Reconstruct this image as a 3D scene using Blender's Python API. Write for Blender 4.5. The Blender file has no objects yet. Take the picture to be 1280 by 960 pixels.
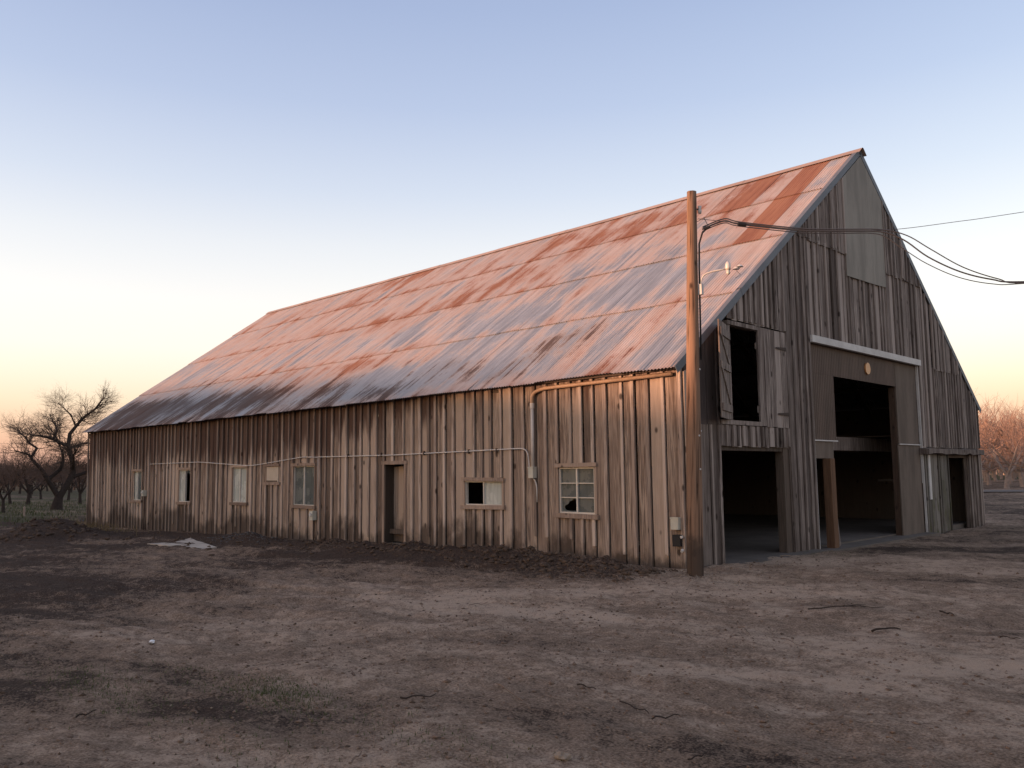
import bpy, math, random
import numpy as np
from mathutils import Vector, Matrix
random.seed(7); rng = np.random.default_rng(7)
sc = bpy.context.scene
COL = sc.collection

# ------------------------------------------------------------------ camera
yaw, pit, roll, FPX = math.radians(134.797), math.radians(5.911), math.radians(-.592), 1051.27
CAM = Vector((7.469, -11.383, 1.55))
d_ = Vector((math.cos(yaw)*math.cos(pit), math.sin(yaw)*math.cos(pit), math.sin(pit)))
r_ = Vector((math.sin(yaw), -math.cos(yaw), 0)); u_ = r_.cross(d_)
R_ = math.cos(roll)*r_ + math.sin(roll)*u_; U_ = -math.sin(roll)*r_ + math.cos(roll)*u_
cam = bpy.data.cameras.new('camera'); cam_o = bpy.data.objects.new('camera', cam); COL.objects.link(cam_o)
cam.sensor_width = 36; cam.lens = FPX/1280*36; cam.clip_start = .05; cam.clip_end = 6000
m = Matrix((R_, U_, -d_)).transposed().to_4x4(); m.translation = CAM; cam_o.matrix_world = m
sc.camera = cam_o

# ------------------------------------------------------------------ sky, sun, exposure
SUN_EL = math.radians(2.2); SUN_ROT = math.radians(206.5)
world = bpy.data.worlds.new('World'); sc.world = world; world.use_nodes = True
nt = world.node_tree; bg = nt.nodes['Background']; out = nt.nodes['World Output']
sky = nt.nodes.new('ShaderNodeTexSky'); sky.sky_type = 'NISHITA'; sky.sun_disc = False
sky.sun_elevation = SUN_EL; sky.sun_rotation = SUN_ROT; sky.air_density = 1.0; sky.dust_density = 2.0; sky.ozone_density = 1.0
nt.links.new(sky.outputs[0], bg.inputs[0]); bg.inputs[1].default_value = .15
# twilight haze belt: colour by elevation only, the same all round
geo = nt.nodes.new('ShaderNodeNewGeometry'); sep = nt.nodes.new('ShaderNodeSeparateXYZ')
nt.links.new(geo.outputs['Incoming'], sep.inputs[0])
neg = nt.nodes.new('ShaderNodeMath'); neg.operation = 'MULTIPLY'; neg.inputs[1].default_value = -1
nt.links.new(sep.outputs[2], neg.inputs[0])
asn = nt.nodes.new('ShaderNodeMath'); asn.operation = 'ARCSINE'; nt.links.new(neg.outputs[0], asn.inputs[0])
mr = nt.nodes.new('ShaderNodeMapRange'); mr.inputs[1].default_value = math.radians(-2); mr.inputs[2].default_value = math.radians(58)
nt.links.new(asn.outputs[0], mr.inputs[0])
ramp = nt.nodes.new('ShaderNodeValToRGB'); nt.links.new(mr.outputs[0], ramp.inputs[0])
EXPO = .65
NE = (1, 3, 6, 10, 15, 20, 30, 45, 60); NV = ((.30,.17,.03),(.66,.57,.24),(.71,.87,.64),(.59,.87,.91),(.48,.78,.95),(.39,.66,.90),(.27,.49,.75),(.19,.36,.57),(.15,.29,.46))
def lin(c): return tuple(((v/255)/12.92 if v/255 < .04045 else ((v/255+.055)/1.055)**2.4) for v in c)
stops = [(-2, (120, 92, 88)), (0.2, (216, 170, 150)), (1.8, (236, 190, 166)), (3.2, (247, 210, 184)), (4.6, (252, 231, 207)),
         (6.2, (254, 245, 228)), (8.0, (254, 251, 244)), (11, (250, 251, 253)), (15, (232, 239, 250)), (18.5, (210, 223, 245)),
         (24, (182, 200, 234)), (30, (162, 182, 222)), (42, (152, 168, 204)), (57, (150, 162, 194))]
cr = ramp.color_ramp
while len(cr.elements) > 1: cr.elements.remove(cr.elements[-1])
for i, (e, c) in enumerate(stops):
    el = cr.elements[0] if i == 0 else cr.elements.new((e+2)/60)
    na = [float(np.interp(e, NE, [q[k] for q in NV])) for k in range(3)]     # what the Sky Texture already gives in that part of the sky
    el.position = (e+2)/60; el.color = (*[max(.01, a-.15*2**EXPO*b)/2**EXPO for a, b in zip(lin(c), na)], 1)
bg2 = nt.nodes.new('ShaderNodeBackground'); nt.links.new(ramp.outputs[0], bg2.inputs[0]); bg2.inputs[1].default_value = 1.0
add = nt.nodes.new('ShaderNodeAddShader'); nt.links.new(bg.outputs[0], add.inputs[0]); nt.links.new(bg2.outputs[0], add.inputs[1])
nt.links.new(add.outputs[0], out.inputs[0])

sun = bpy.data.lights.new('sun', 'SUN'); sun_o = bpy.data.objects.new('sun', sun); COL.objects.link(sun_o)
sun.energy = 4.6; sun.angle = math.radians(.9); sun.color = (1.0, .54, .34)
sdir = Vector((math.sin(SUN_ROT)*math.cos(SUN_EL), math.cos(SUN_ROT)*math.cos(SUN_EL), math.sin(SUN_EL)))
sun_o.rotation_euler = sdir.to_track_quat('Z', 'Y').to_euler()
vs = sc.view_settings; vs.view_transform = 'Standard'; vs.look = 'None'; vs.exposure = EXPO; vs.gamma = 1; vs.use_curve_mapping = False
sc.cycles.max_bounces = 6; sc.cycles.use_denoising = True

# ------------------------------------------------------------------ numpy noise
_perm = rng.random((512, 512))
def vnoise(x, y):
    x = np.asarray(x, float); y = np.asarray(y, float)
    xi = np.floor(x).astype(int); yi = np.floor(y).astype(int); fx = x-xi; fy = y-yi
    fx = fx*fx*fx*(fx*(fx*6-15)+10); fy = fy*fy*fy*(fy*(fy*6-15)+10)
    a = _perm[xi % 512, yi % 512]; b = _perm[(xi+1) % 512, yi % 512]; c = _perm[xi % 512, (yi+1) % 512]; e = _perm[(xi+1) % 512, (yi+1) % 512]
    return (a*(1-fx)+b*fx)*(1-fy)+(c*(1-fx)+e*fx)*fy
def fbm(x, y, o=4, g=.5):
    s = 0; a = 1; t = 0
    x = np.asarray(x, float); y = np.asarray(y, float)
    for i in range(o):
        s = s+a*vnoise(x+17.3*i, y+5.7*i); t += a; a *= g
        x, y = (x*.8-y*.6)*2.03, (x*.6+y*.8)*2.03
    return s/t
def sstep(a, b, x):
    t = np.clip((np.asarray(x, float)-a)/(b-a), 0, 1); return t*t*(3-2*t)

# ------------------------------------------------------------------ mesh helpers
class MB:
    def __init__(s): s.v = []; s.f = []
    def box(s, a, b):
        n = len(s.v); (x0, y0, z0), (x1, y1, z1) = a, b
        s.v += [(x0,y0,z0),(x1,y0,z0),(x1,y1,z0),(x0,y1,z0),(x0,y0,z1),(x1,y0,z1),(x1,y1,z1),(x0,y1,z1)]
        s.f += [tuple(n+i for i in q) for q in ((0,3,2,1),(4,5,6,7),(0,1,5,4),(1,2,6,5),(2,3,7,6),(3,0,4,7))]
        return s
    def obox(s, p, q, w, t, up=(0,0,1)):
        """bar from p to q, width w across, thickness t along 'up'"""
        p = Vector(p); q = Vector(q); d = (q-p).normalized(); up = Vector(up)
        a = d.cross(up).normalized(); b = a.cross(d).normalized(); n = len(s.v)
        for e in (p, q):
            for i, j in ((-1,-1),(1,-1),(1,1),(-1,1)): s.v.append(tuple(e+a*(i*w/2)+b*(j*t/2)))
        s.f += [tuple(n+i for i in k) for k in ((0,1,2,3),(7,6,5,4),(0,4,5,1),(1,5,6,2),(2,6,7,3),(3,7,4,0))]
        return s
    def tube(s, pts, rad, n=6, cap=True):
        pts = [Vector(p) for p in pts]; k = len(pts)
        if not hasattr(rad, '__len__'): rad = [rad]*k
        ref = None; base = len(s.v)
        for i in range(k):
            t = (pts[min(i+1, k-1)]-pts[max(i-1, 0)])
            t = t.normalized() if t.length > 1e-9 else Vector((0,0,1))
            if ref is None: ref = t.orthogonal().normalized()
            ref = (ref - t*ref.dot(t)); ref = ref.normalized() if ref.length > 1e-6 else t.orthogonal().normalized()
            b = t.cross(ref)
            for j in range(n):
                an = 2*math.pi*j/n; s.v.append(tuple(pts[i]+(ref*math.cos(an)+b*math.sin(an))*rad[i]))
        for i in range(k-1):
            for j in range(n):
                a = base+i*n+j; b2 = base+i*n+(j+1) % n; s.f.append((a, b2, b2+n, a+n))
        if cap and n > 2:
            s.f.append(tuple(base+j for j in reversed(range(n)))); s.f.append(tuple(base+(k-1)*n+j for j in range(n)))
        return s
    def poly(s, outline, a0, a1, axis):
        """prism: outline of (u,z) extruded along axis 'x' or 'y' from a0 to a1"""
        n = len(s.v); k = len(outline)
        for a in (a0, a1):
            for (u, z) in outline: s.v.append((a, u, z) if axis == 'x' else (u, a, z))
        s.f.append(tuple(n+i for i in range(k))); s.f.append(tuple(n+k+i for i in reversed(range(k))))
        for i in range(k): s.f.append((n+i, n+(i+1) % k, n+k+(i+1) % k, n+k+i))
        return s
    def build(s, name, mat, parent=None, loc=None, smooth=False):
        me = bpy.data.meshes.new(name); vv = s.v
        if loc is not None: vv = [(x-loc[0], y-loc[1], z-loc[2]) for x, y, z in vv]
        me.from_pydata(vv, [], s.f); me.materials.append(mat)
        if smooth: me.polygons.foreach_set('use_smooth', [True]*len(me.polygons))
        me.update()
        o = bpy.data.objects.new(name, me); COL.objects.link(o)
        if loc is not None: o.location = loc
        if parent is not None: o.parent = parent
        return o
def empty(name, loc=(0,0,0)):
    o = bpy.data.objects.new(name, None); COL.objects.link(o); o.location = loc; o.empty_display_size = .3; return o
def tag(o, label=None, cat=None, group=None, kind=None):
    if label: o['label'] = label
    if cat: o['category'] = cat
    if group: o['group'] = group
    if kind: o['kind'] = kind
    return o
def np_mesh(name, V, F, mat, attrs=None, smooth=True):
    """V (n,3), F (m,4) numpy arrays"""
    me = bpy.data.meshes.new(name); V = np.asarray(V, np.float32); F = np.asarray(F, np.int32); k = F.shape[1]
    me.vertices.add(len(V)); me.vertices.foreach_set('co', V.ravel())
    me.loops.add(F.size); me.loops.foreach_set('vertex_index', F.ravel())
    me.polygons.add(len(F)); me.polygons.foreach_set('loop_start', np.arange(0, F.size, k, dtype=np.int32))
    try: me.polygons.foreach_set('loop_total', np.full(len(F), k, np.int32))
    except Exception: pass
    me.update(calc_edges=True)
    if smooth: me.polygons.foreach_set('use_smooth', np.ones(len(F), bool))
    for n, a in (attrs or {}).items():
        at = me.attributes.new(n, 'FLOAT', 'POINT'); at.data.foreach_set('value', np.asarray(a, np.float32))
    me.materials.append(mat); me.validate(); return me
def link_mesh(name, me, parent=None, loc=None):
    o = bpy.data.objects.new(name, me); COL.objects.link(o)
    if loc is not None: o.location = loc
    if parent is not None: o.parent = parent
    return o

# ------------------------------------------------------------------ material helpers
class NT:
    def __init__(s, name):
        s.m = bpy.data.materials.new(name); s.m.use_nodes = True; s.t = s.m.node_tree
        s.b = s.t.nodes['Principled BSDF']; s.out = s.t.nodes['Material Output']
    def n(s, typ, **kw):
        o = s.t.nodes.new(typ)
        for k, v in kw.items(): setattr(o, k, v)
        return o
    def L(s, a, b): s.t.links.new(a, b)
    def inp(s, sock, v):
        if isinstance(v, (int, float)): sock.default_value = v
        elif isinstance(v, tuple): sock.default_value = v if len(v) != 3 or sock.type == 'VECTOR' else (*v, 1)
        else: s.L(v, sock)
    def math(s, op, a, b=0.0, clamp=False):
        o = s.n('ShaderNodeMath', operation=op, use_clamp=clamp); s.inp(o.inputs[0], a); s.inp(o.inputs[1], b); return o.outputs[0]
    def rng(s, v, a, b, c=0.0, d=1.0, smooth=True):
        o = s.n('ShaderNodeMapRange'); o.interpolation_type = 'SMOOTHSTEP' if smooth else 'LINEAR'
        s.inp(o.inputs[0], v)
        for i, x in enumerate((a, b, c, d)): s.inp(o.inputs[i+1], x)
        return o.outputs[0]
    def mix(s, f, a, b, blend='MIX'):
        o = s.n('ShaderNodeMix', data_type='RGBA', blend_type=blend); s.inp(o.inputs[0], f); s.inp(o.inputs[6], a); s.inp(o.inputs[7], b); return o.outputs[2]
    def noise(s, vec, scale, detail=4, rough=.55, dist=0.0):
        o = s.n('ShaderNodeTexNoise'); o.inputs['Scale'].default_value = scale; o.inputs['Detail'].default_value = detail
        o.inputs['Roughness'].default_value = rough; o.inputs['Distortion'].default_value = dist
        if vec is not None: s.L(vec, o.inputs['Vector'])
        return o.outputs[0]
    def vmul(s, v, k):
        o = s.n('ShaderNodeVectorMath', operation='MULTIPLY'); s.L(v, o.inputs[0]); o.inputs[1].default_value = k; return o.outputs[0]
    def vadd(s, v, w):
        o = s.n('ShaderNodeVectorMath', operation='ADD'); s.L(v, o.inputs[0]); s.inp(o.inputs[1], w); return o.outputs[0]
    def attr(s, name): return s.n('ShaderNodeAttribute', attribute_name=name).outputs['Fac']
    def pos(s): return s.n('ShaderNodeNewGeometry').outputs['Position']
    def obj(s): return s.n('ShaderNodeTexCoord').outputs['Object']
    def rand(s): return s.n('ShaderNodeObjectInfo').outputs['Random']
    def xyz(s, v): o = s.n('ShaderNodeSeparateXYZ'); s.L(v, o.inputs[0]); return o.outputs
    def comb(s, x, y, z):
        o = s.n('ShaderNodeCombineXYZ')
        for i, q in enumerate((x, y, z)): s.inp(o.inputs[i], q)
        return o.outputs[0]
    def bump(s, h, strength=.4, dist=.01):
        o = s.n('ShaderNodeBump'); o.inputs['Strength'].default_value = strength; o.inputs['Distance'].default_value = dist
        s.L(h, o.inputs['Height']); s.L(o.outputs[0], s.b.inputs['Normal'])
    def fin(s, col, rough=.85, spec=.2, metal=0.0):
        s.inp(s.b.inputs['Base Color'], col); s.inp(s.b.inputs['Roughness'], rough); s.inp(s.b.inputs['Metallic'], metal)
        s.b.inputs['Specular IOR Level'].default_value = spec; return s.m

def wood(name, light, mid, dark, splash=0.0, patina=0.0, moss=0.0, scale=1.0, crack=False):
    k = NT(name); rnd = k.rand(); off = k.comb(k.math('MULTIPLY', rnd, 53.0), k.math('MULTIPLY', rnd, 31.0), k.math('MULTIPLY', rnd, 17.0))
    v = k.vadd(k.obj(), off)
    g1 = k.noise(k.vmul(v, (11*scale, 11*scale, .7*scale)), 1, 6, .6, .6)
    g2 = k.noise(k.vmul(v, (70*scale, 70*scale, 2.2*scale)), 1, 4, .6)
    big = k.noise(k.vmul(v, (2.2, 2.2, .9)), 1, 3)
    c = k.mix(k.rng(g1, .36, .66), mid, light)
    c = k.mix(k.rng(g2, .42, .62, .0, .75), c, dark)
    c = k.mix(k.rng(big, .5, .72, 0, .5), c, mid)
    # each board weathered differently
    c = k.mix(k.rng(rnd, 0, 1, .0, .45, False), c, mid)
    r2 = k.math('FRACT', k.math('MULTIPLY', rnd, 7.13))
    c = k.mix(k.rng(r2, .6, 1, 0, .65), c, dark)
    r3 = k.math('FRACT', k.math('MULTIPLY', rnd, 13.7))
    c = k.mix(k.rng(r3, .5, 1, 0, .75), c, light)
    # knots
    vo = k.n('ShaderNodeTexVoronoi'); vo.inputs['Scale'].default_value = 1.0; vo.inputs['Randomness'].default_value = 1
    k.L(k.vmul(v, (3.6, 3.6, 2.2)), vo.inputs['Vector'])
    sel = k.xyz(vo.outputs['Color'])[0]
    kn = k.math('MULTIPLY', k.rng(vo.outputs['Distance'], .07, .17, 1, 0), k.math('GREATER_THAN', sel, .22))
    c = k.mix(k.math('MULTIPLY', kn, .8), c, (.022, .014, .011))
    p = k.xyz(k.pos())
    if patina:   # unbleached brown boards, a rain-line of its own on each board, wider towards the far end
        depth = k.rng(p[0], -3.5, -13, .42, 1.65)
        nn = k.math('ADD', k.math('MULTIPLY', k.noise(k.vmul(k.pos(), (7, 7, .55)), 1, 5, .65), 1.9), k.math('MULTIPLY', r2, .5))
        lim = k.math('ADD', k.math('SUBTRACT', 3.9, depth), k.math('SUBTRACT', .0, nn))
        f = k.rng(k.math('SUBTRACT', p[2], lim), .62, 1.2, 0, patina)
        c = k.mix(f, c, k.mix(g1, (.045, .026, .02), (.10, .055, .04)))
    if splash:   # mud splashed up from the yard
        nn = k.noise(k.vmul(k.pos(), (3.5, 3.5, 2.2)), 1, 5, .65)
        lim = k.math('ADD', k.math('MULTIPLY', nn, 1.1), k.math('ADD', k.math('MULTIPLY', r2, .2), k.rng(k.noise(k.vmul(k.pos(), (.5, .5, .5)), 1, 2), .35, .65, -.3, .25)))
        f = k.rng(k.math('SUBTRACT', p[2], k.math('SUBTRACT', lim, .55)), .0, .42, splash, 0)
        c = k.mix(f, c, k.mix(g1, (.036, .026, .021), (.085, .062, .048)))
    if moss:
        nn = k.noise(k.vmul(k.pos(), (5, 5, 1.6)), 1, 5, .6)
        f = k.math('MULTIPLY', k.rng(nn, .45, .66), k.rng(p[2], 1.9, .2, 0, moss))
        c = k.mix(f, c, (.075, .075, .03))
    if crack: c = k.mix(k.math('MULTIPLY', k.attr('crack'), .85), c, (.02, .013, .01))
    k.bump(k.math('ADD', g1, k.math('MULTIPLY', g2, .6)), .7, .008)
    return k.fin(c, .88, .15)
def plain(name, col, rough=.7, spec=.3, metal=0.0, var=.35, scale=6, bump=.15, streak=1.0):
    k = NT(name); v = k.vmul(k.vadd(k.obj(), k.comb(k.math('MULTIPLY', k.rand(), 40.0), 0.0, 0.0)), (1, 1, streak))
    n1 = k.noise(v, scale, 5, .6); n2 = k.noise(v, scale*7, 3)
    c = k.mix(k.rng(n1, .35, .7, 0, var), col, tuple(x*.45 for x in col))
    c = k.mix(k.rng(n2, .5, .7, 0, var*.6), c, tuple(x*.6 for x in col))
    k.bump(n2, bump, .004); return k.fin(c, rough, spec, metal)

M = {}
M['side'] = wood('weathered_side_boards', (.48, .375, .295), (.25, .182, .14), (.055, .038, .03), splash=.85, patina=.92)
M['gable'] = wood('grey_gable_boards', (.42, .355, .31), (.17, .135, .115), (.045, .034, .029), splash=.3)
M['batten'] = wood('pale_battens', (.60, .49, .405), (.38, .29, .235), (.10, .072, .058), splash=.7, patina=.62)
M['dark_gable'] = wood('dark_stained_boards', (.14, .115, .105), (.075, .06, .055), (.03, .025, .023), splash=.3)
M['mossy'] = wood('mossy_boards', (.24, .215, .185), (.13, .115, .095), (.05, .045, .038), splash=.4, moss=.85)
M['trim'] = wood('weathered_trim', (.42, .32, .25), (.30, .22, .17), (.13, .09, .07))
M['post'] = wood('tan_post', (.26, .15, .085), (.17, .095, .055), (.07, .04, .027))
M['brown_post'] = wood('brown_post', (.12, .078, .055), (.085, .055, .04), (.04, .027, .02))
M['inner'] = wood('dark_inner_timber', (.15, .115, .09), (.10, .078, .062), (.04, .031, .025))
M['pole'] = wood('pole_timber', (.29, .18, .118), (.13, .075, .05), (.025, .016, .013), splash=.9, scale=.6, crack=True)
M['white'] = plain('chalky_white_paint', (.58, .56, .53), .6, .3, var=.35, scale=3)
M['alu'] = plain('dull_window_metal', (.62, .58, .52), .5, .4, .2, var=.25)
M['pvc'] = plain('pale_pipe_paint', (.62, .57, .52), .5, .4, var=.25)
M['sunlit_pipe'] = plain('sunlit_pipe_paint', (.50, .33, .21), .6, .3, var=.4)  # eave run of the pale conduit, orange sunlight put into its colour
M['vent'] = plain('tan_board', (.50, .42, .33), .8, .2, var=.2)
M['box'] = plain('beige_box', (.52, .50, .42), .5, .4, var=.2)
M['steel'] = plain('grey_flashing', (.15, .165, .185), .6, .3, .2, var=.3, scale=2)
M['ply'] = plain('weathered_plywood', (.17, .135, .108), .85, .15, var=.6, scale=3, streak=.2)
M['panel'] = plain('pale_grey_sheet', (.30, .275, .235), .8, .2, var=.5, scale=3, streak=.18)
M['brown_metal'] = plain('brown_painted_metal', (.12, .085, .066), .6, .3, .1, var=.5, scale=3, streak=.2)
M['disc'] = plain('orange_reflector', (.55, .26, .10), .4, .5, var=.2)
M['concrete'] = plain('old_concrete', (.15, .125, .105), .9, .15, var=.5, scale=1.5)
M['black'] = plain('black_rubber', (.018, .018, .02), .6, .3, var=.2)
M['wire'] = plain('grey_wire', (.07, .07, .075), .6, .3, var=.2)
M['iron'] = plain('rusty_iron', (.06, .04, .032), .7, .3, .3, var=.4)
M['litter'] = plain('white_litter', (.7, .7, .7), .6, .3, var=.2)
M['stick'] = plain('dry_stick', (.20, .145, .11), .9, .1, var=.4, scale=20)
M['dark_stick'] = plain('dark_stick', (.05, .037, .03), .9, .1, var=.4, scale=20)

def glass(name, dust, lo, hi):
    k = NT(name); v = k.vadd(k.obj(), k.comb(k.math('MULTIPLY', k.rand(), 40.0), 0.0, 0.0))
    n = k.noise(v, 2.4, 4, .6); st = k.noise(k.vmul(v, (14, 14, 2)), 1, 4)
    c = k.mix(k.rng(st, .4, .7, 0, .5), dust, tuple(x*.55 for x in dust))
    k.fin(c, k.rng(n, .3, .7, .12, .4), .5)
    tr = k.n('ShaderNodeBsdfTransparent'); mx = k.n('ShaderNodeMixShader')
    k.L(k.rng(n, .32, .66, lo, hi), mx.inputs[0]); k.L(tr.outputs[0], mx.inputs[1]); k.L(k.b.outputs[0], mx.inputs[2]); k.L(mx.outputs[0], k.out.inputs[0])
    return k.m
M['glass'] = glass('dusty_glass', (.125, .14, .135), .8, .97)
M['glass_pale'] = glass('milky_glass', (.52, .54, .49), .9, 1.0)

def roof_mat():
    k = NT('weathered_corrugated_iron'); p = k.xyz(k.pos()); rnd = k.rand()
    rust = k.attr('rust'); dark = k.attr('dark')
    st = k.noise(k.comb(k.math('MULTIPLY', p[0], 1.9), k.math('MULTIPLY', p[2], .42), 0.0), 1, 7, .62)
    st2 = k.noise(k.comb(k.math('MULTIPLY', p[0], 8.0), k.math('MULTIPLY', p[2], .9), 4.0), 1, 5, .65)
    bl = k.noise(k.vmul(k.pos(), (1.1, 1.1, 1.1)), 1, 5, .6)
    sp = k.noise(k.vmul(k.pos(), (30, 30, 12)), 1, 3, .6)
    e = k.math('ADD', k.math('MULTIPLY', k.math('SUBTRACT', st, .5), 2.0), k.math('MULTIPLY', k.math('SUBTRACT', st2, .5), .8))
    e = k.math('ADD', e, k.math('MULTIPLY', k.math('SUBTRACT', bl, .5), 1.2))
    e = k.math('ADD', e, k.math('MULTIPLY', k.math('SUBTRACT', sp, .5), .35))
    rr = k.math('ADD', k.math('ADD', rust, e), k.math('MULTIPLY', k.math('SUBTRACT', rnd, .5), .22))
    zinc = k.mix(k.rng(k.math('ADD', k.math('MULTIPLY', st2, .7), k.math('ADD', k.math('MULTIPLY', st, .5), k.math('MULTIPLY', sp, .12))), .46, .9), (.36, .345, .33), (.66, .63, .59))
    film = k.mix(k.rng(st2, .3, .7), (.42, .315, .265), (.53, .435, .39))
    heavy = k.mix(k.rng(st2, .35, .7), (.36, .175, .105), (.26, .108, .066))
    c = k.mix(k.rng(rr, -.06, .46), zinc, film)
    c = k.mix(k.rng(rr, .42, .95), c, heavy)
    dd = k.math('ADD', k.math('ADD', dark, k.math('MULTIPLY', e, 1.0)), k.math('MULTIPLY', k.math('SUBTRACT', st2, .5), 1.3))
    df = k.rng(dd, .3, .85, 0, .86)
    c = k.mix(df, c, k.mix(st2, (.04, .03, .027), (.105, .06, .046)))
    metal = k.math('MULTIPLY', k.rng(rr, -.1, .45, .55, 0), k.math('SUBTRACT', 1.0, df))
    k.bump(sp, .12, .002)
    return k.fin(c, k.rng(rr, .0, .5, .48, .85), .3, metal)
M['roof'] = roof_mat()

def ground_mat():
    k = NT('yard_dirt'); P = k.pos(); light = k.attr('light'); grass = k.attr('grass')
    n1 = k.noise(k.vmul(P, (1.3, 1.3, 1.3)), 1, 10, .72); n2 = k.noise(P, 9, 6, .65); n3 = k.noise(P, 55, 5, .65); n4 = k.noise(P, 190, 3, .6)
    e = k.math('ADD', k.math('MULTIPLY', k.math('SUBTRACT', n1, .5), 2.1), k.math('ADD', k.math('MULTIPLY', k.math('SUBTRACT', n2, .5), 1.5), k.math('MULTIPLY', k.math('SUBTRACT', n3, .5), 1.4)))
    f = k.math('ADD', light, e)
    dark = k.mix(k.rng(n3, .35, .65), (.045, .030, .023), (.11, .074, .054))
    mid = k.mix(k.rng(n3, .35, .65), (.22, .15, .104), (.315, .22, .155))
    pale = k.mix(k.rng(n4, .35, .65), (.42, .30, .214), (.57, .418, .308))
    c = k.mix(k.rng(f, -.15, .5), dark, mid); c = k.mix(k.rng(f, .45, 1.05), c, pale)
    g = k.rng(k.math('ADD', grass, k.math('MULTIPLY', k.math('SUBTRACT', n2, .5), 1.2)), .4, .75, 0, .85)
    c = k.mix(g, c, k.mix(n3, (.045, .045, .02), (.13, .12, .06)))
    h = k.math('ADD', k.math('MULTIPLY', n2, 1.2), k.math('ADD', k.math('MULTIPLY', n3, .6), k.math('MULTIPLY', n4, .22)))
    k.bump(h, 1.0, .05)
    return k.fin(c, .95, .1)
M['ground'] = ground_mat()
M['clod'] = plain('dirt_clod', (.20, .14, .105), .95, .1, var=.7, scale=14, bump=.5)
M['dark_clod'] = plain('dark_dirt_clod', (.105, .072, .052), .95, .1, var=.6, scale=14, bump=.5)
M['gravel'] = plain('grey_gravel', (.12, .11, .105), .9, .15, var=.5, scale=9)
M['chip'] = plain('pale_chip', (.30, .23, .17), .9, .1, var=.6, scale=30)
M['grass'] = plain('grass_blade', (.085, .095, .038), .8, .2, var=.5, scale=8)
M['drygrass'] = plain('dry_grass', (.22, .16, .085), .85, .15, var=.5, scale=8)
M['bark'] = plain('dark_bark', (.055, .042, .036), .95, .1, var=.5, scale=9, bump=.5)
M['twig'] = plain('brown_twig', (.13, .085, .065), .9, .1, var=.4, scale=3)
M['twig_warm'] = plain('reddish_twig', (.30, .20, .155), .9, .1, var=.4, scale=3)
M['twig_dark'] = plain('dark_twig', (.11, .08, .064), .9, .1, var=.4, scale=3)
M['paletrunk'] = plain('whitewashed_bark', (.30, .235, .20), .9, .15, var=.5, scale=6, bump=.4)
M['track'] = plain('grey_track', (.15, .125, .11), .9, .15, var=.4, scale=1.5)

# ------------------------------------------------------------------ barn dimensions
L, W, HE, HR, OE, ORR = 26.45, 14.84, 3.154, 8.729, .21, .05
SL = (HR-HE)/(W/2+OE)
def roofz(u): u = min(u, W-u); return HE+SL*(u+OE)

# ------------------------------------------------------------------ ground
def base_h(x, y):
    x = np.asarray(x, float); y = np.asarray(y, float)
    return -.30*sstep(0, 1, np.clip(-x/27, 0, 1)**1.25) - .10*np.clip(y/15, 0, 1) - .12*sstep(27, 60, -x)
PILE = (-18.6, -3.7)
def ground_h(x, y):
    x = np.asarray(x, float); y = np.asarray(y, float)
    h = base_h(x, y)
    near = 1-sstep(35, 90, np.hypot(x+8, y+3))
    n = (fbm(x*.55, y*.55, 4)-.5)*.13 + (fbm(x*2.3, y*2.3, 4, .6)-.5)*.075
    # ruts running along the long wall, and rougher turned soil on the left
    along = x*.93+y*.37; acr = -x*.37+y*.93
    rut = (fbm(along*.25+3, acr*2.6, 4, .6)-.5)*.14
    rough = sstep(2, -4, x)*sstep(-11, -6.5, y)
    n = n + rut*(.35+.9*rough) + (fbm(x*6, y*6, 4, .65)-.5)*.06*(.35+rough)
    h = h + n*near*(1-.75*np.exp(-((y+.1)/.5)**2)*(x < .3))
    # graded berm of turned soil in front of the long wall
    b = np.exp(-((y+1.15+.25*np.sin(x*.7))/.5)**2)*sstep(.4, -.9, x)*sstep(-10.5, -7, x)
    h = h + b*(.10+.34*(fbm(x*1.9, y*1.9, 5, .65)-.28))*1.0
    b2 = np.exp(-((y+2.6)/.7)**2)*sstep(-10, -13, x)*sstep(-30, -24, x)
    h = h + b2*(.02+.14*(fbm(x*1.3+9, y*1.5, 4, .6)-.3))
    # dark heap at the far left
    h = h + .52*np.exp(-(((x-PILE[0]) * .95 + (y-PILE[1])*.3)/1.15)**2-(((y-PILE[1])*.95-(x-PILE[0])*.3)/1.0)**2)*(.62+.75*fbm(x*2.2, y*2.2, 4, .6))
    h = h + .22*np.exp(-((x+11.9)/1.2)**2-((y+1.25)/.42)**2)*(.6+.7*fbm(x*3, y*3, 4, .6))
    inside = sstep(-.02, .25, y)*sstep(.12, -.15, x)*(1-sstep(W-.3, W-.05, y))*sstep(-L-.1, -L+.2, x)
    return h*(1-inside)+inside*(-.35)
def axis(fine, lo, hi):
    a = []
    for (s, e, d) in fine: a += list(np.arange(s, e, d))
    a.append(fine[-1][1]); d = fine[-1][2]; x = a[-1]
    while x < hi: d *= 1.28; x += d; a.append(x)
    d = fine[0][2]; x = a[0]; pre = []
    while x > lo: d *= 1.28; x -= d; pre.append(x)
    return np.array(pre[::-1]+a)
gx = axis([(-34, -14, .16), (-14, -6, .1), (-6, 7, .055), (7, 12, .2)], -2600, 2600)
gy = axis([(-13, -11, .15), (-11, -3, .055), (-3, 1, .07), (1, 22, .2)], -2600, 2600)
X, Y = np.meshgrid(gx, gy, indexing='ij'); H = ground_h(X, Y)
nx, ny = len(gx), len(gy); idx = np.arange(nx*ny).reshape(nx, ny)
F = np.stack([idx[:-1,:-1], idx[1:,:-1], idx[1:,1:], idx[:-1,1:]], -1).reshape(-1, 4)
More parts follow.
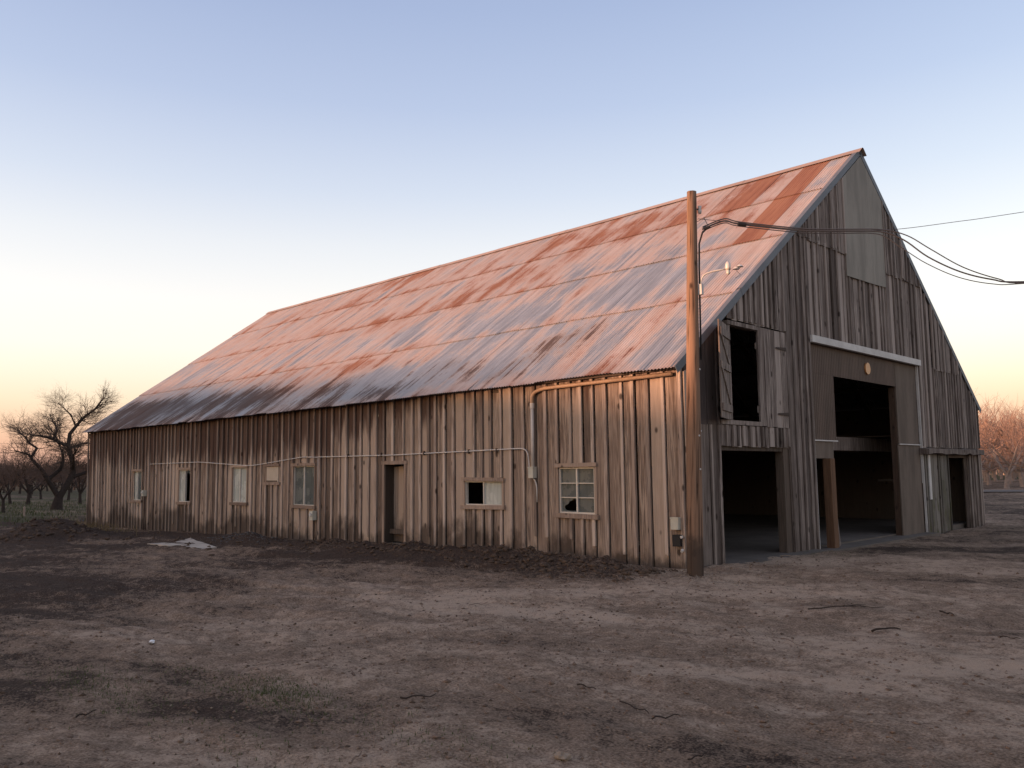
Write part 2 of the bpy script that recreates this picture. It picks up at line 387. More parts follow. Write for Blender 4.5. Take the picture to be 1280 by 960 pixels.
# compacted pale soil against dark turned soil
along = X*.93+Y*.37; acr = -X*.37+Y*.93
lt = .64 + 1.3*(fbm(along*.22, acr*.75, 5, .55)-.5)
lt = lt - .75*np.exp(-((Y+1.35)/.95)**2)*sstep(.6, -.6, X)
lt = lt - .52*sstep(-1.4, -5.5, X+.35*(Y+6))*sstep(.5, -.2, Y) * (.55+.9*fbm(along*.3+4, acr*.9, 3))
lt = lt - .9*np.exp(-((X-PILE[0])/2.2)**2-((Y-PILE[1])/1.5)**2)
lt = lt - .18*np.exp(-((X-4.3)/1.6)**2-((Y+7.2)/.55)**2)*2*fbm(X*1.5, Y*1.5, 3) - .4*np.exp(-((X-1.4)/1.3)**2-((Y+8.6)/.4)**2)
lt = lt - .35*sstep(2, 6, Y)*sstep(-1, 1, X) - .45*sstep(16, 22, Y) - .45*sstep(27, 31, -X)
lt = lt + .3*np.exp(-((Y+4.6)/1.0)**2)*sstep(-8, -1, X)
lt = lt - .62*sstep(-6.9, -8.6, Y+.15*X)*sstep(4.6, 1.2, X)*np.clip(2.4*fbm(along*.45+7, acr*2.2, 4, .6)-.7, 0, 1.2)
lt = lt - .35*np.clip(3.0*fbm(along*.5+31, acr*1.7+5, 4, .6)-1.75, 0, 1)*sstep(-1, 1.5, X)
gr = sstep(27, 31, -X)*(.62+.5*(fbm(X*.12, Y*.5, 4)-.5)) + .62*np.exp(-((X-1.2)/1.7)**2-((Y+8.75)/.35)**2)*fbm(X*2, Y*2, 3)*1.2 + .3*np.exp(-((X-2)/1.5)**2-((Y-5)/2)**2)
gr = gr + sstep(60, 64, Y)*.35
gm = np_mesh('ground', np.stack([X, Y, H], -1).reshape(-1, 3), F, M['ground'], {'light': lt.ravel(), 'grass': gr.ravel()})
ground = tag(link_mesh('ground', gm), kind='structure')
def gz(x, y): return float(ground_h(np.array([x]), np.array([y]))[0])

tk = MB()
for i in range(40):
    pass
tv = []; tf = []
for i, t in enumerate(np.linspace(-260, 260, 105)):
    for s in (-2.6, 2.6):
        x = -8+t*.985; y = 52.5+t*-.05+s; tv.append((x, y, gz(x, y)+.06))
    if i: tf.append((2*i-2, 2*i, 2*i+1, 2*i-1))
tk.v = tv; tk.f = tf
tag(tk.build('farm_track', M['track']), kind='structure')

# ------------------------------------------------------------------ the barn
barn = tag(empty('barn', (0, 0, 0)), 'long weathered board-and-batten barn with rusty corrugated roof', 'barn')
def boardmesh(axis_, u0, u1, z0, z1a, z1b, o0, o1, shear=0.0, wob=.004, name='board', mat=None, parent=None, z0b=None):
    """upright board; axis 'y' for the long wall (outward -y), 'x' for the gable (outward +x)"""
    n = 4; mb = MB(); uc = (u0+u1)/2; z0b = z0 if z0b is None else z0b
    j0 = random.uniform(-.003, .003); warp = random.uniform(-.006, .006)
    def mp(u, o, z): return (u, -o, z) if axis_ == 'y' else (o, u, z)
    for i in range(n+1):
        t = i/n
        for (u, za, zb) in ((u0, z0, z1a), (u1, z0b, z1b)):
            z = za+(zb-za)*t; uu = u+random.uniform(-wob, wob)*.5+shear*(z-3.1)/-3.2
            w = warp*math.sin(t*math.pi)
            for o in (o0, o1): mb.v.append(mp(uu, o+w+j0, z))
    for i in range(n):
        a = i*4; b = a+4
        mb.f += [(a, a+2, b+2, b), (a+1, b+1, b+3, a+3), (a, b, b+1, a+1), (a+2, a+3, b+3, b+2)]
    mb.f += [(0, 1, 3, 2), (n*4, n*4+2, n*4+3, n*4+1)]
    return mb.build(name, mat, parent, loc=mp(uc, o0, min(z0, z0b)))

# --- long wall: studs and rails carry the boards
fr = MB()
SKIP = ((-8, -7), (-2.8, -1.7), (-5.3, -3.95), (-11.8, -10.6), (-15, -14), (-18.6, -17.5), (-22.2, -21.2))
for x in np.arange(-L+.1, 0, 1.22):
    if any(a < x < b for a, b in SKIP): continue
    fr.box((x-.05, .012, -.3), (x+.05, .11, 3.2))
for z in (.25, 2.05, 3.05): fr.box((-L+.05, .11, z-.05), (-.12, .16, z+.05))
side = fr.build('side_wall', M['inner'], barn)
SIDE_OPEN = [(-7.83, -7.12, -1, 1.72), (-2.65, -1.82, .79, 1.61), (-5.16, -4.1, .89, 1.36), (-11.68, -10.70, .75, 1.73),
             (-13.04, -12.44, 1.33, 1.73), (-14.92, -14.12, .76, 1.73), (-18.43, -17.62, .71, 1.69), (-22.08, -21.32, .70, 1.67)]
cuts = [0.0, -L]
for (a, b, _, _) in SIDE_OPEN: cuts += [a, b]
cuts = sorted(cuts); edges = []
for a, b in zip(cuts[:-1], cuts[1:]):
    n = max(1, round((b-a)/.30)); ww = np.array([random.uniform(.8, 1.2) for _ in range(n)]); ww = ww/ww.sum()*(b-a)
    e = a+np.concatenate([[0], np.cumsum(ww)]); edges += list(e[:-1])
edges.append(0.0)
def sh(x): return .2*float(sstep(-17, -26.4, x))
def opening(u):
    for o in SIDE_OPEN:
        if o[0]-1e-6 < u < o[1]+1e-6: return o
for i, (a, b) in enumerate(zip(edges[:-1], edges[1:])):
    o = opening((a+b)/2); g = gz((a+b)/2, -.12)
    zb = g-.07 if random.random() > .1 else g+random.uniform(-.02, .03)
    spans = [(zb, 3.17)] if o is None else [(zb, o[2]), (o[3], 3.17)]
    for (z0, z1) in spans:
        if z1-z0 < .05: continue
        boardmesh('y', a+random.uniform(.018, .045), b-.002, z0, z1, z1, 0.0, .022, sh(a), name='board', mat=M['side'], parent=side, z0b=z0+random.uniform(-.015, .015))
for i, e in enumerate(edges):
    g = gz(e, -.12); w = random.uniform(.05, .075)
    edge_open = [o for o in SIDE_OPEN if o[0]-.09 < e < o[1]+.09]
    spans = [(g-.06, 3.165)]
    if edge_open:
        o = edge_open[0]; tb = .075; spans = [(g-.06, o[2]-tb), (o[3]+tb, 3.165)]
        if o[2] < 0: spans = [(o[3]+tb, 3.165)]
    for (z0, z1) in spans:
        if z1-z0 < .06: continue
        r = random.random()
        if z0 < .2:
            if r < .22: z0 += random.uniform(.08, .45)
            if abs(e+2.4) < .2 or abs(e+3.1) < .2: z0 = g+.35
        if random.random() < .05 and e < -8: continue
        c = min(-w/2, e) if i == len(edges)-1 else e+.008-w/2+random.uniform(-.006, .004)
        tl = random.uniform(-.012, .012)
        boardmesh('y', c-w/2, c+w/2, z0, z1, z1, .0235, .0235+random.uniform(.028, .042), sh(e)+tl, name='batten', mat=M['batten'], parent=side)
MBs = MB()
for (z, xx) in ((3.12, 0),): MBs.box((-L, -.005, 3.171), (-.05, .10, 3.21))
MBs.build('top_plate', M['inner'], barn)

# --- windows of the long wall
def quad_pane(x0, x1, z0, z1, y, mat, parent, name='pane'):
    return MB().box((x0, y, z0), (x1, y+.005, z1)).build(name, mat, parent, loc=((x0+x1)/2, y, z0))
def ring_pane(x0, x1, z0, z1, y, hole, mat, parent):
    """pane with a ragged hole: hole = list of (fx,fz) fractions, counter-clockwise"""
    k = len(hole); cx = sum(h[0] for h in hole)/k; cz = sum(h[1] for h in hole)/k; mb = MB(); n = 0
    outer = []
    for (hx, hz) in hole:
        dx, dz = hx-cx, hz-cz; t = 1e9
        if dx > 1e-6: t = min(t, (1-cx)/dx)
        if dx < -1e-6: t = min(t, -cx/dx)
        if dz > 1e-6: t = min(t, (1-cz)/dz)
        if dz < -1e-6: t = min(t, -cz/dz)
        outer.append((cx+dx*t, cz+dz*t))
    full = []
    f2 = lambda q, yy: (x0+(x1-x0)*q[0], yy, z0+(z1-z0)*q[1])
    for i in range(k):
        j = (i+1) % k; a, b = outer[i], outer[j]; pts = [hole[i], a]
        for c in ((0, 0), (1, 0), (1, 1), (0, 1)):   # corner between a and b
            if (abs(a[0]-c[0]) < 1e-6 and abs(b[1]-c[1]) < 1e-6 and abs(a[0]-b[0]) > 1e-6 and abs(a[1]-b[1]) > 1e-6) or \
               (abs(a[1]-c[1]) < 1e-6 and abs(b[0]-c[0]) < 1e-6 and abs(a[0]-b[0]) > 1e-6 and abs(a[1]-b[1]) > 1e-6): pts.append(c)
        pts += [b, hole[j]]; s = len(mb.v)
        mb.v += [f2(q, y) for q in pts]; mb.f.append(tuple(range(s, s+len(pts))))
    return mb.build('pane', mat, parent, loc=((x0+x1)/2, y, z0))
def window(x0, x1, z0, z1, cols, rows, panes, sill=.08, head=.07, fw=.022, framem='alu', dep=.0, mull=.02):
    """panes: dict (col,row from top) -> 'glass','pale',None or hole list"""
    root = MB()
    y0, y1 = -.016+dep, .045
    for (a, b, c, e) in ((x0, x0+fw, z0, z1), (x1-fw, x1, z0, z1), (x0+fw, x1-fw, z0, z0+fw), (x0+fw, x1-fw, z1-fw, z1)): root.box((a, y0, c), (b, y1, e))
    w = root.build('window', M[framem], barn)
    ix0, ix1, iz0, iz1 = x0+fw, x1-fw, z0+fw, z1-fw
    cw = (ix1-ix0)/cols; rh = (iz1-iz0)/rows
    for c in range(1, cols): MB().box((ix0+c*cw-mull/2, y0-.004, iz0), (ix0+c*cw+mull/2, y1-.008, iz1)).build('mullion', M[framem], w)
    for r in range(1, rows):
        for c in range(cols): MB().box((ix0+c*cw+(mull/2 if c else 0), y0, iz1-r*rh-.008), (ix0+(c+1)*cw-(mull/2 if c < cols-1 else 0), y1-.014, iz1-r*rh+.008)).build('glazing_bar', M[framem], w)
    for (c, r), kind in panes.items():
        if kind is None: continue
        a = ix0+c*cw; e = iz1-(r+1)*rh; A = (a+.004, a+cw-.004, e+.003, e+rh-.003, y1-.03)
        if isinstance(kind, tuple): ring_pane(*A, kind[1], M[kind[0]], w)
        else: quad_pane(*A, M[kind], w)
    # weathered boards nailed round the opening
    ov = .07
    t = random.uniform(-.01, .01)
    MB().obox((x0-ov, -.047, z1+.035+t), (x1+ov, -.047, z1+.035-t), .05, head, (0, 0, 1)).build('head_trim', M['trim'], w)
    MB().obox((x0-ov-.02, -.05, z0-.035-t), (x1+ov+.02, -.05, z0-.035+t), .065, sill, (0, 0, 1)).build('sill', M['trim'], w)
    for s, x in ((-1, x0), (1, x1)): MB().box((min(x, x+s*.055), -.045, z0+.006), (max(x, x+s*.055), -.0235, z1-.004)).build('side_trim', M['trim'], w)
    return w
hole1 = [(.28, .10), (.6, .05), (.88, .08), (.97, .3), (.96, .62), (.9, .86), (.72, .93), (.62, .78), (.48, .76), (.40, .55), (.22, .46), (.16, .28)]
window(-2.65, -1.82, .79, 1.61, 2, 3, {(0,0): 'glass', (1,0): 'glass', (0,1): 'glass', (1,1): 'glass', (0,2): ('glass', hole1), (1,2): 'glass'}, fw=.032, framem='alu', mull=.032)
window(-5.16, -4.1, .89, 1.36, 2, 1, {(0,0): None, (1,0): 'glass_pale'})
window(-11.68, -10.70, .75, 1.73, 2, 1, {(0,0): 'glass', (1,0): 'glass'}, mull=.035)
window(-14.92, -14.12, .76, 1.73, 2, 1, {(0,0): 'glass_pale', (1,0): 'glass_pale'})
hole5 = [(.06, .02), (.5, .01), (.97, .02), (.98, .4), (.97, .78), (.9, .9), (.8, .74), (.7, .95), (.55, .84), (.42, .97), (.25, .9), (.12, .95), (.04, .6), (.03, .3)]
window(-18.43, -17.62, .71, 1.69, 2, 1, {(0,0): 'glass_pale', (1,0): ('glass', hole5)})
window(-22.08, -21.32, .70, 1.67, 2, 1, {(0,0): 'glass_pale', (1,0): 'glass'})
# blanked square vent
v = MB().box((-13.04, -.03, 1.33), (-12.44, -.01, 1.73)).build('vent_cover', M['vent'], barn)
MB().obox((-13.14, -.047, 1.765), (-12.36, -.047, 1.775), .045, .06).build('head_trim', M['trim'], v)
MB().obox((-13.2, -.05, 1.285), (-12.3, -.05, 1.29), .06, .075).build('sill', M['trim'], v)
MB().box((-13.04, -.05, 1.335), (-12.5, -.032, 1.368)).build('lip', M['inner'], v)

# --- low plank door, standing ajar inwards
door = MB()
hx, hy, an, dl = -7.10, .23, 0.0, .76      # a closed leaf set back in the opening
def dp(s, o, z): return (hx-s*math.cos(an)-o*math.sin(an), hy+s*math.sin(an)-o*math.cos(an), z)
for z in (.25, 1.35):
    n = len(door.v); s0, s1, o0, o1 = .03, dl-.03, -.055, -.026
    for zz in (z, z+.12):
        for (s, o) in ((s0, o0), (s1, o0), (s1, o1), (s0, o1)): door.v.append(dp(s, o, zz))
    door.f += [tuple(n+i for i in q) for q in ((0,3,2,1),(4,5,6,7),(0,1,5,4),(1,2,6,5),(2,3,7,6),(3,0,4,7))]
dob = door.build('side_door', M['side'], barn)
for i in range(4):
    q = MB(); a, b = i*dl/4+.003, (i+1)*dl/4-.003
    for zz in (.02, 1.68):
        for (s, o) in ((a, -.025), (b, -.025), (b, 0), (a, 0)): q.v.append(dp(s, o, zz))
    q.f += [(0,3,2,1),(4,5,6,7),(0,1,5,4),(1,2,6,5),(2,3,7,6),(3,0,4,7)]
    q.build('plank', M['side'], dob, loc=dp((a+b)/2, 0, .02))
MB().box((-7.93, -.05, 1.723), (-7.02, -.0, 1.80)).build('door_head', M['trim'], barn)
for (a, b) in ((-7.90, -7.835), (-7.118, -7.055)): MB().box((a, -.048, -.1), (b, -.0235, 1.722)).build('door_jamb', M['trim'], barn)
MB().box((-7.90, .0, -.2), (-7.832, .26, 1.76)).build('door_reveal', M['inner'], barn); MB().box((-7.118, .0, -.2), (-7.05, .26, 1.76)).build('door_reveal', M['inner'], barn)
MB().box((-7.9, .015, 1.725), (-7.05, .27, 1.79)).build('door_lintel', M['inner'], barn)
MB().box((-7.75, -.42, -.09), (-7.14, -.08, .0)).build('door_step', M['concrete'], barn)

# --- pipes and boxes on the long wall
def pipe(name, pts, r, mat): return MB().tube(pts, r, 8).build(name, M[mat], barn, smooth=True)
def arc(pts, n=5):
    """round the corners of a polyline"""
    pts = [Vector(p) for p in pts]; o = [pts[0]]
    for i in range(1, len(pts)-1):
        a, b, c = pts[i-1], pts[i], pts[i+1]; ra = min(.14, (a-b).length*.45); rc = min(.14, (c-b).length*.45)
        s = b+(a-b).normalized()*ra; e = b+(c-b).normalized()*rc
        for k in range(n+1):
            t = k/n; o.append(s*(1-t)**2+b*2*t*(1-t)+e*t*t)
    o.append(pts[-1]); return o
pipe('conduit', arc([(-3.23, -.085, 1.55), (-3.23, -.085, 2.75)]), .032, 'pvc')
pipe('conduit', arc([(-3.23, -.085, 2.72), (-3.23, -.085, 2.98), (-2.95, -.1, 3.05), (-.12, -.12, 3.07)]), .034, 'sunlit_pipe')
MB().tube([(-3.23, -.085, 2.70), (-3.23, -.085, 2.80)], .042, 10).build('coupling', M['pvc'], barn)
bx = MB().box((-3.29, -.15, 1.42), (-3.17, -.05, 1.62)).build('junction_box', M['box'], barn)
MB().box((-3.295, -.158, 1.60), (-3.165, -.045, 1.625)).build('cover', M['box'], bx)
pipe('conduit', arc([(-10.5, -.07, 1.94), (-7.5, -.07, 1.925), (-3.46, -.07, 1.97), (-3.36, -.07, 1.87), (-3.32, -.07, 1.5), (-3.15, -.07, 1.33), (-3.15, -.07, .98)]), .013, 'pvc')
pipe('cable', arc([(-20.6, -.07, 1.90), (-17, -.07, 1.915), (-14, -.07, 1.77), (-13.6, -.07, 1.78), (-11.2, -.07, 1.955), (-10.5, -.07, 1.935)]), .011, 'pvc')
pipe('cable', [(-10.5, -.065, 1.94), (-10.49, -.065, 1.2), (-10.52, -.065, .7)], .006, 'pvc')
for x in (-9.2, -7.9, -6.4, -5.0, -4.2): MB().box((x-.015, -.085, 1.9), (x+.015, -.05, 1.99)).build('pipe_strap', M['iron'], barn)
def meter(x, z, s=1.0, mat='box'):
    b = MB().box((x-.07*s, -.17, z-.11*s), (x+.07*s, -.05, z+.11*s)).build('meter_box', M[mat], barn)
    MB().tube([(x, -.17, z+.02), (x, -.2, z+.02)], .045*s, 12).build('dial', M['white'], b)
    MB().tube([(x+.02, -.1, z-.11*s), (x+.02, -.1, -.3)], .018, 6).build('conduit', M['iron'], b)
    return b
meter(-10.62, .52); meter(-20.9, .95, .9)
b = MB().box((-.22, -.13, .61), (-.08, -.05, .79)).build('junction_box', M['box'], barn)
MB().box((-.226, -.137, .775), (-.074, -.05, .80)).build('cover', M['box'], b)
MB().box((-.2, -.12, .35), (-.06, -.05, .53)).build('outlet_box', M['black'], barn)
MB().tube([(-.03, -.10, .5), (-.03, -.13, .5)], .022, 10).build('knob', M['white'], barn)
MB().tube([(-.03, -.10, .3), (-.02, -.14, .28)], .022, 10).build('knob', M['white'], barn)

# --- gable wall
fr = MB()
for y in (.06, 1.0, 3.36, 4.42, 10.42, 12.08, 13.82, W-.08): fr.box((-.115, y-.05, -.3), (-.012, y+.05, min(roofz(y)-.15, 4.0)))
for (a, b, z) in ((.1, 4.4, 2.1), (4.4, 10.4, 4.1), (10.4, W-.1, 1.95), (1.5, W-1.5, 4.1), (4.3, W-4.3, 6.1)): fr.box((-.165, a, z-.06), (-.115, b, z+.06))
gable = fr.build('gable_wall', M['inner'], barn)
def fill(u0, u1, lo, hi, o0, mat, wmin=.2, wmax=.3, batten=.8, parent=None, ragged=.012, cuts=()):
    """row of upright boards with battens over the joints; lo, hi functions of u or numbers"""
    parent = parent or gable
    lof = lo if callable(lo) else (lambda u: lo); hif = hi if callable(hi) else (lambda u: hi)
    n = max(1, round((u1-u0)/random.uniform(wmin, wmax))); ww = np.array([random.uniform(.7, 1.3) for _ in range(n)]); ww = ww/ww.sum()*(u1-u0)
    e = u0+np.concatenate([[0], np.cumsum(ww)]); e = np.sort(np.concatenate([e, [c for c in cuts if u0 < c < u1]]))
    for a, b in zip(e[:-1], e[1:]):
        if b-a < .02: continue
        za = lof((a+b)/2)+random.uniform(-ragged, ragged); h0, h1 = hif(a), hif(b)
        if min(h0, h1)-za < .04: continue
        boardmesh('x', a+.002, b-random.uniform(.010, .040), za, h0, h1, o0, o0+.022, 0, name='board', mat=mat, parent=parent, z0b=za+random.uniform(-.5, .5)*ragged)
    for i, q in enumerate(e):
        if random.random() > batten: continue
        w = random.uniform(.045, .07); c = min(max(q+w/2-.008, u0+w/2), u1-w/2)
        za = lof(min(max(c, u0+.02), u1-.02))+random.uniform(0, .03); h0, h1 = hif(c-w/2), hif(c+w/2)
        if min(h0, h1)-za < .08: continue
        tl = random.uniform(-.01, .01)
        boardmesh('x', c-w/2, c+w/2, za, h0, h1, o0+.0235, o0+.0235+random.uniform(.024, .036), tl, name='batten', mat=mat, parent=parent)
rz = lambda u: roofz(u)-.10
g0 = lambda u: gz(.05, u)-.06
fill(.0, 1.0, lambda u: g0(u), 2.28, .0, M['gable'], .22, .3)
fill(.0, 1.0, 2.285, rz, .0, M['dark_gable'], .22, .3, .5)
fill(1.0, 3.47, 4.13, rz, .0, M['gable'], .17, .24)
fill(1.0, 3.47, 1.93, 2.29, .0, M['gable'], .16, .22, .9)
fill(3.475, 4.47, g0, rz, .0, M['gable'], .2, .26, 1)
fill(4.475, 10.40, 4.19, lambda u: (5.85 if 6.36 < u < 8.54 else min(6.2, roofz(u)-.06)), .0, M['gable'], .19, .27, .8, cuts=(6.36, 8.54))
fill(4.0, 6.38, 6.13, rz, .028, M['gable'], .17, .25, .7)
fill(8.53, 10.85, 6.08, rz, .028, M['gable'], .17, .25, .6)
fill(10.405, 11.4, 2.03, rz, .0, M['gable'], .18, .26, .8)
fill(11.4, 13.25, 2.03, 4.08, .0, M['gable'], .18, .26, .7)
fill(11.4, 13.25, 4.02, rz, .028, M['gable'], .18, .26, .6)
fill(13.25, W, 2.03, rz, .0, M['gable'], .18, .26, .7)
fill(10.43, 12.13, lambda u: g0(u), 1.86, .0, M['mossy'], .2, .3, .4)
fill(13.78, W, lambda u: g0(u), 1.86, .0, M['gable'], .2, .3, .7)
# pale sheets nailed over the top loft opening
for (a, b, z) in ((6.37, 7.83, 5.67), (7.835, 8.52, 5.70)):
    mid = [(W/2, roofz(W/2)-.12)] if a < W/2 < b else []
    MB().poly([(a, z), (b, z+.03), (b, roofz(b)-.12)]+mid+[(a, roofz(a)-.12)], .052, .068, 'x').build('sheet_panel', M['panel'], gable)
# hay opening: jamb, the open leaf folded back and the closed leaf
for nm, (a, b) in dict(head=((1.36, 4.03), (2.40, 4.10)), sill=((1.05, 2.30), (2.42, 2.375))).items(): MB().box((-.05, a[0], a[1]), (.05, b[0], b[1])).build('hay_opening_'+nm, M['gable'], gable)
MB().box((-.1, 1.38, 2.38), (.035, 1.45, 4.025)).build('hay_opening_jamb', M['gable'], gable)
def leaf(y_h, th, width, z0, z1, n, mat, brace):
    """plank leaf hinged at y_h, th = opening angle; returns the part"""
    cs, sn = math.cos(th), math.sin(th)
    def q(s, o, z): return (.03+s*sn+o*cs, y_h+s*cs-o*sn, z)
    def slab(mb, pts, o0, o1):
        k = len(mb.v); m_ = len(pts)
        for o in (o0, o1): mb.v += [q(s, o, z) for s, z in pts]
        mb.f += [tuple(k+i for i in range(m_)), tuple(k+m_+i for i in reversed(range(m_)))]
        for i in range(m_): mb.f.append((k+i, k+(i+1) % m_, k+m_+(i+1) % m_, k+m_+i))
        return mb
    lf = MB(); sg = brace
    for z in (z0+.12, (z0+z1)/2, z1-.24): slab(lf, [(.02, z), (width-.02, z), (width-.02, z+.12), (.02, z+.12)], sg*.0, sg*.022)
    for (za, zb) in ((z0+.24, (z0+z1)/2), ((z0+z1)/2+.12, z1-.24)): slab(lf, [(.04, za), (.14, za), (width-.04, zb), (width-.14, zb)], sg*.0, sg*.02)
    part = lf.build('hay_door', mat, gable)
    for i in range(n):
        a, b = i*width/n+.002, (i+1)*width/n-.002
        slab(MB(), [(a, z0+random.uniform(-.01, .01)), (b, z0), (b, z1), (a, z1)], -sg*.002, -sg*.024).build('plank', mat, part, loc=q((a+b)/2, 0, z0))
    return part
leaf(1.43, math.radians(160), .86, 2.38, 3.99, 4, M['gable'], -1)
cl = MB().box((-.03, 2.42, 2.55), (-.002, 3.44, 2.67)); cl.box((-.03, 2.42, 3.7), (-.002, 3.44, 3.82)); cl = cl.build('hay_door', M['gable'], gable)
e = np.linspace(2.41, 3.46, 6)
for a, b in zip(e[:-1], e[1:]): boardmesh('x', a+.003, b-.003, 2.29+random.uniform(0, .02), 4.1, 4.1, .0, .03+random.uniform(0, .012), name='plank', mat=M['gable'], parent=cl)
for z in (2.55, 3.78):
    MB().poly([(3.05, z-.012), (3.44, z-.035), (3.44, z+.035), (3.05, z+.012)], .046, .054, 'x').build('strap_hinge', M['iron'], cl)
# opening below: jambs
MB().box((-.16, 3.26, -.2), (.0, 3.47, 1.925)).build('jamb_post', M['inner'], gable)
MB().box((-.14, 1.0, -.1), (-.015, 1.1, 1.925)).build('jamb_post', M['mossy'], gable)
MB().box((-.14, 1.1, 1.86), (-.015, 3.26, 1.99)).build('lintel', M['inner'], gable)
# the big doorway: white beam, brown corrugated head, side panels, posts
bm_ = MB().obox((.055, 4.47, 4.105), (.055, 10.40, 4.105), .10, .14).build('header_beam', M['white'], gable)
def corr(y0, y1, z0, z1, x, name, mat, pitch=.08, amp=.009, hole=None):
    n = int((y1-y0)/pitch*6); mb = MB()
    for i in range(n+1):
        y = y0+(y1-y0)*i/n; xx = x+amp*math.sin(2*math.pi*y/pitch)
        for z in (z0, z1): mb.v.append((xx, y, z))
        if i: a = 2*i; mb.f.append((a-2, a, a+1, a-1))
    return mb.build(name, mat, gable, smooth=True)
corr(4.50, 9.02, 3.44, 4.03, -.03, 'corrugated_panel', M['brown_metal'])
corr(4.50, 5.62, 2.11, 3.438, -.03, 'corrugated_panel', M['brown_metal'])
MB().box((-.055, 9.03, 2.10), (-.03, 10.32, 4.03)).build('plywood_panel', M['ply'], gable)
MB().box((-.055, 8.98, -.1), (-.028, 10.34, 2.07)).build('plywood_panel', M['ply'], gable)
MB().box((-.05, 4.52, 1.74), (-.022, 5.46, 2.08)).build('plywood_panel', M['ply'], gable)
MB().box((-.03, 4.5, 2.082), (.01, 5.63, 2.106)).build('ledge', M['white'], gable)
MB().box((-.03, 9.0, 2.074), (.0, 10.34, 2.096)).build('ledge', M['white'], gable)
MB().obox((.02, 4.505, -.08), (.02, 4.475, 4.03), .03, .05, (1, 0, 0)).build('edge_trim', M['white'], gable)
MB().obox((.0, 10.40, -.08), (.0, 10.35, 4.03), .03, .06, (1, 0, 0)).build('edge_trim', M['white'], gable)
MB().box((-.20, 9.0, -.1), (-.06, 9.22, 3.43)).build('jamb_post', M['brown_post'], gable)
MB().box((-.28, 5.45, 2.1), (-.05, 5.60, 3.44)).build('jamb_post', M['inner'], gable)
MB().obox((.02, 5.14, -.1), (.02, 5.12, 1.735), .20, .16, (1, 0, 0)).build('door_post', M['post'], gable)
pts = [(-.02+.0*t, 5.32+.16*t**3, 1.74-1.84*t) for t in np.linspace(0, 1, 8)]
bw = MB()
for i, (x, y, z) in enumerate(pts):
    bw.v += [(x-.012, y, z), (x+.012, y, z), (x+.012, y+.11, z), (x-.012, y+.11, z)]
    if i:
        a = 4*i-4
        for j in range(4): bw.f.append((a+j, a+(j+1) % 4, a+4+(j+1) % 4, a+4+j))
bw.f += [(0, 1, 2, 3), (31, 30, 29, 28)]; bw.build('loose_board', M['gable'], gable)
ds = MB().tube([(-.02, 7.36, 3.735), (.012, 7.36, 3.735)], .13, 24).build('round_disc', M['disc'], gable)
# right-hand low doorway under a broken pent board
cb = MB()
for i, y in enumerate(np.linspace(10.3, 14.62, 15)):
    z = 2.0+random.uniform(-.012, .012); x1 = .19+random.uniform(-.03, .02)
    cb.v += [(-.02, y, z-.13), (x1, y, z-.13+random.uniform(-.02, .02)), (x1, y, z), (-.02, y, z+.02)]
    if i:
        a = 4*i-4
        for j in range(4): cb.f.append((a+j, a+(j+1) % 4, a+4+(j+1) % 4, a+4+j))
cb.f += [(0, 1, 2, 3), (59, 58, 57, 56)]
cb.build('pent_beam', M['gable'], gable)
MB().box((-.15, 12.04, -.1), (-.015, 12.16, 1.86)).build('jamb_post', M['mossy'], gable)
MB().box((-.09, 13.76, -.1), (-.015, 13.98, 1.86)).build('jamb_post', M['gable'], gable)
MB().box((-.12, 12.16, 1.78), (-.015, 13.76, 1.86)).build('lintel', M['inner'], gable)
MB().box((.025, 10.66, .75), (.05, 10.80, 1.84)).build('loose_board', M['white'], gable)
boardmesh('x', 11.5, 11.98, gz(.1, 11.7)-.03, 1.83, 1.83, .03, .05, name='loose_board', mat=M['mossy'], parent=gable)
MB().obox((-1.6, 11.6, 1.2), (-1.6, 14.6, 1.18), .04, .06, (0, 0, 1)).build('cross_rail', M['inner'], gable)
# corner boards
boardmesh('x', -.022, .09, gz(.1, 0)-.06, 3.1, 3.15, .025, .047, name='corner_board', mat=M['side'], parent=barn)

# --- far walls, floor and frame inside
MB().box((-L, W-.05, -.35), (-.12, W-.02, roofz(W)+.02)).build('rear_side_wall', M['inner'], barn)
rw = MB()
for (a, b, z0, z1) in ((.02, 3.1, -.4, 3.2), (3.115, 6.2, -.4, 3.2), (6.21, 9.3, -.4, 3.2), (9.3, 9.42, -.4, .5), (9.3, 9.42, 1.75, 3.2), (9.42, 11.3, -.4, 3.2), (11.312, W-.06, -.4, 3.2)): rw.box((-L-.02, a, z0), (-L+.02, b, z1))
rw.poly([(.02, 3.2), (W-.06, 3.2), (W/2, HR-.1)], -L-.02, -L+.02, 'x'); rw.build('rear_gable_wall', M['inner'], barn)
MB().box((-L+.1, .12, -.4), (-.2, W-.12, -.0)).build('floor_slab', M['concrete'], barn)
MB().box((-.199, 1.0, -.4), (.35, 4.3, .005)).build('sill_slab', M['concrete'], barn)
MB().box((-.199, 4.5, -.4), (.3, 10.4, -.03)).build('apron_slab', M['concrete'], barn)
MB().box((-5.0, .2, -.0), (-2.2, 4.6, .22)).build('inner_kerb', M['concrete'], barn)
for x in np.arange(-3.4, -L, -3.6):
    for y in (4.75, 10.1):
        p_ = MB().box((x-.1, y-.1, -.05), (x+.1, y+.1, roofz(y)-.25)).build('inner_post', M['inner'], barn)
        MB().obox((x, y, 2.4), (x, y+(.9 if y < 7 else -.9), 3.5), .1, .1, (1, 0, 0)).build('brace', M['inner'], p_)
    MB().box((x-.08, .15, 2.02), (x+.08, W-.15, 2.3)).build('tie_beam', M['trim' if x > -4 else 'inner'], barn)
MB().box((-1.35, .2, 1.96), (-1.15, W-.2, 2.28)).build('tie_beam', M['gable'], barn)
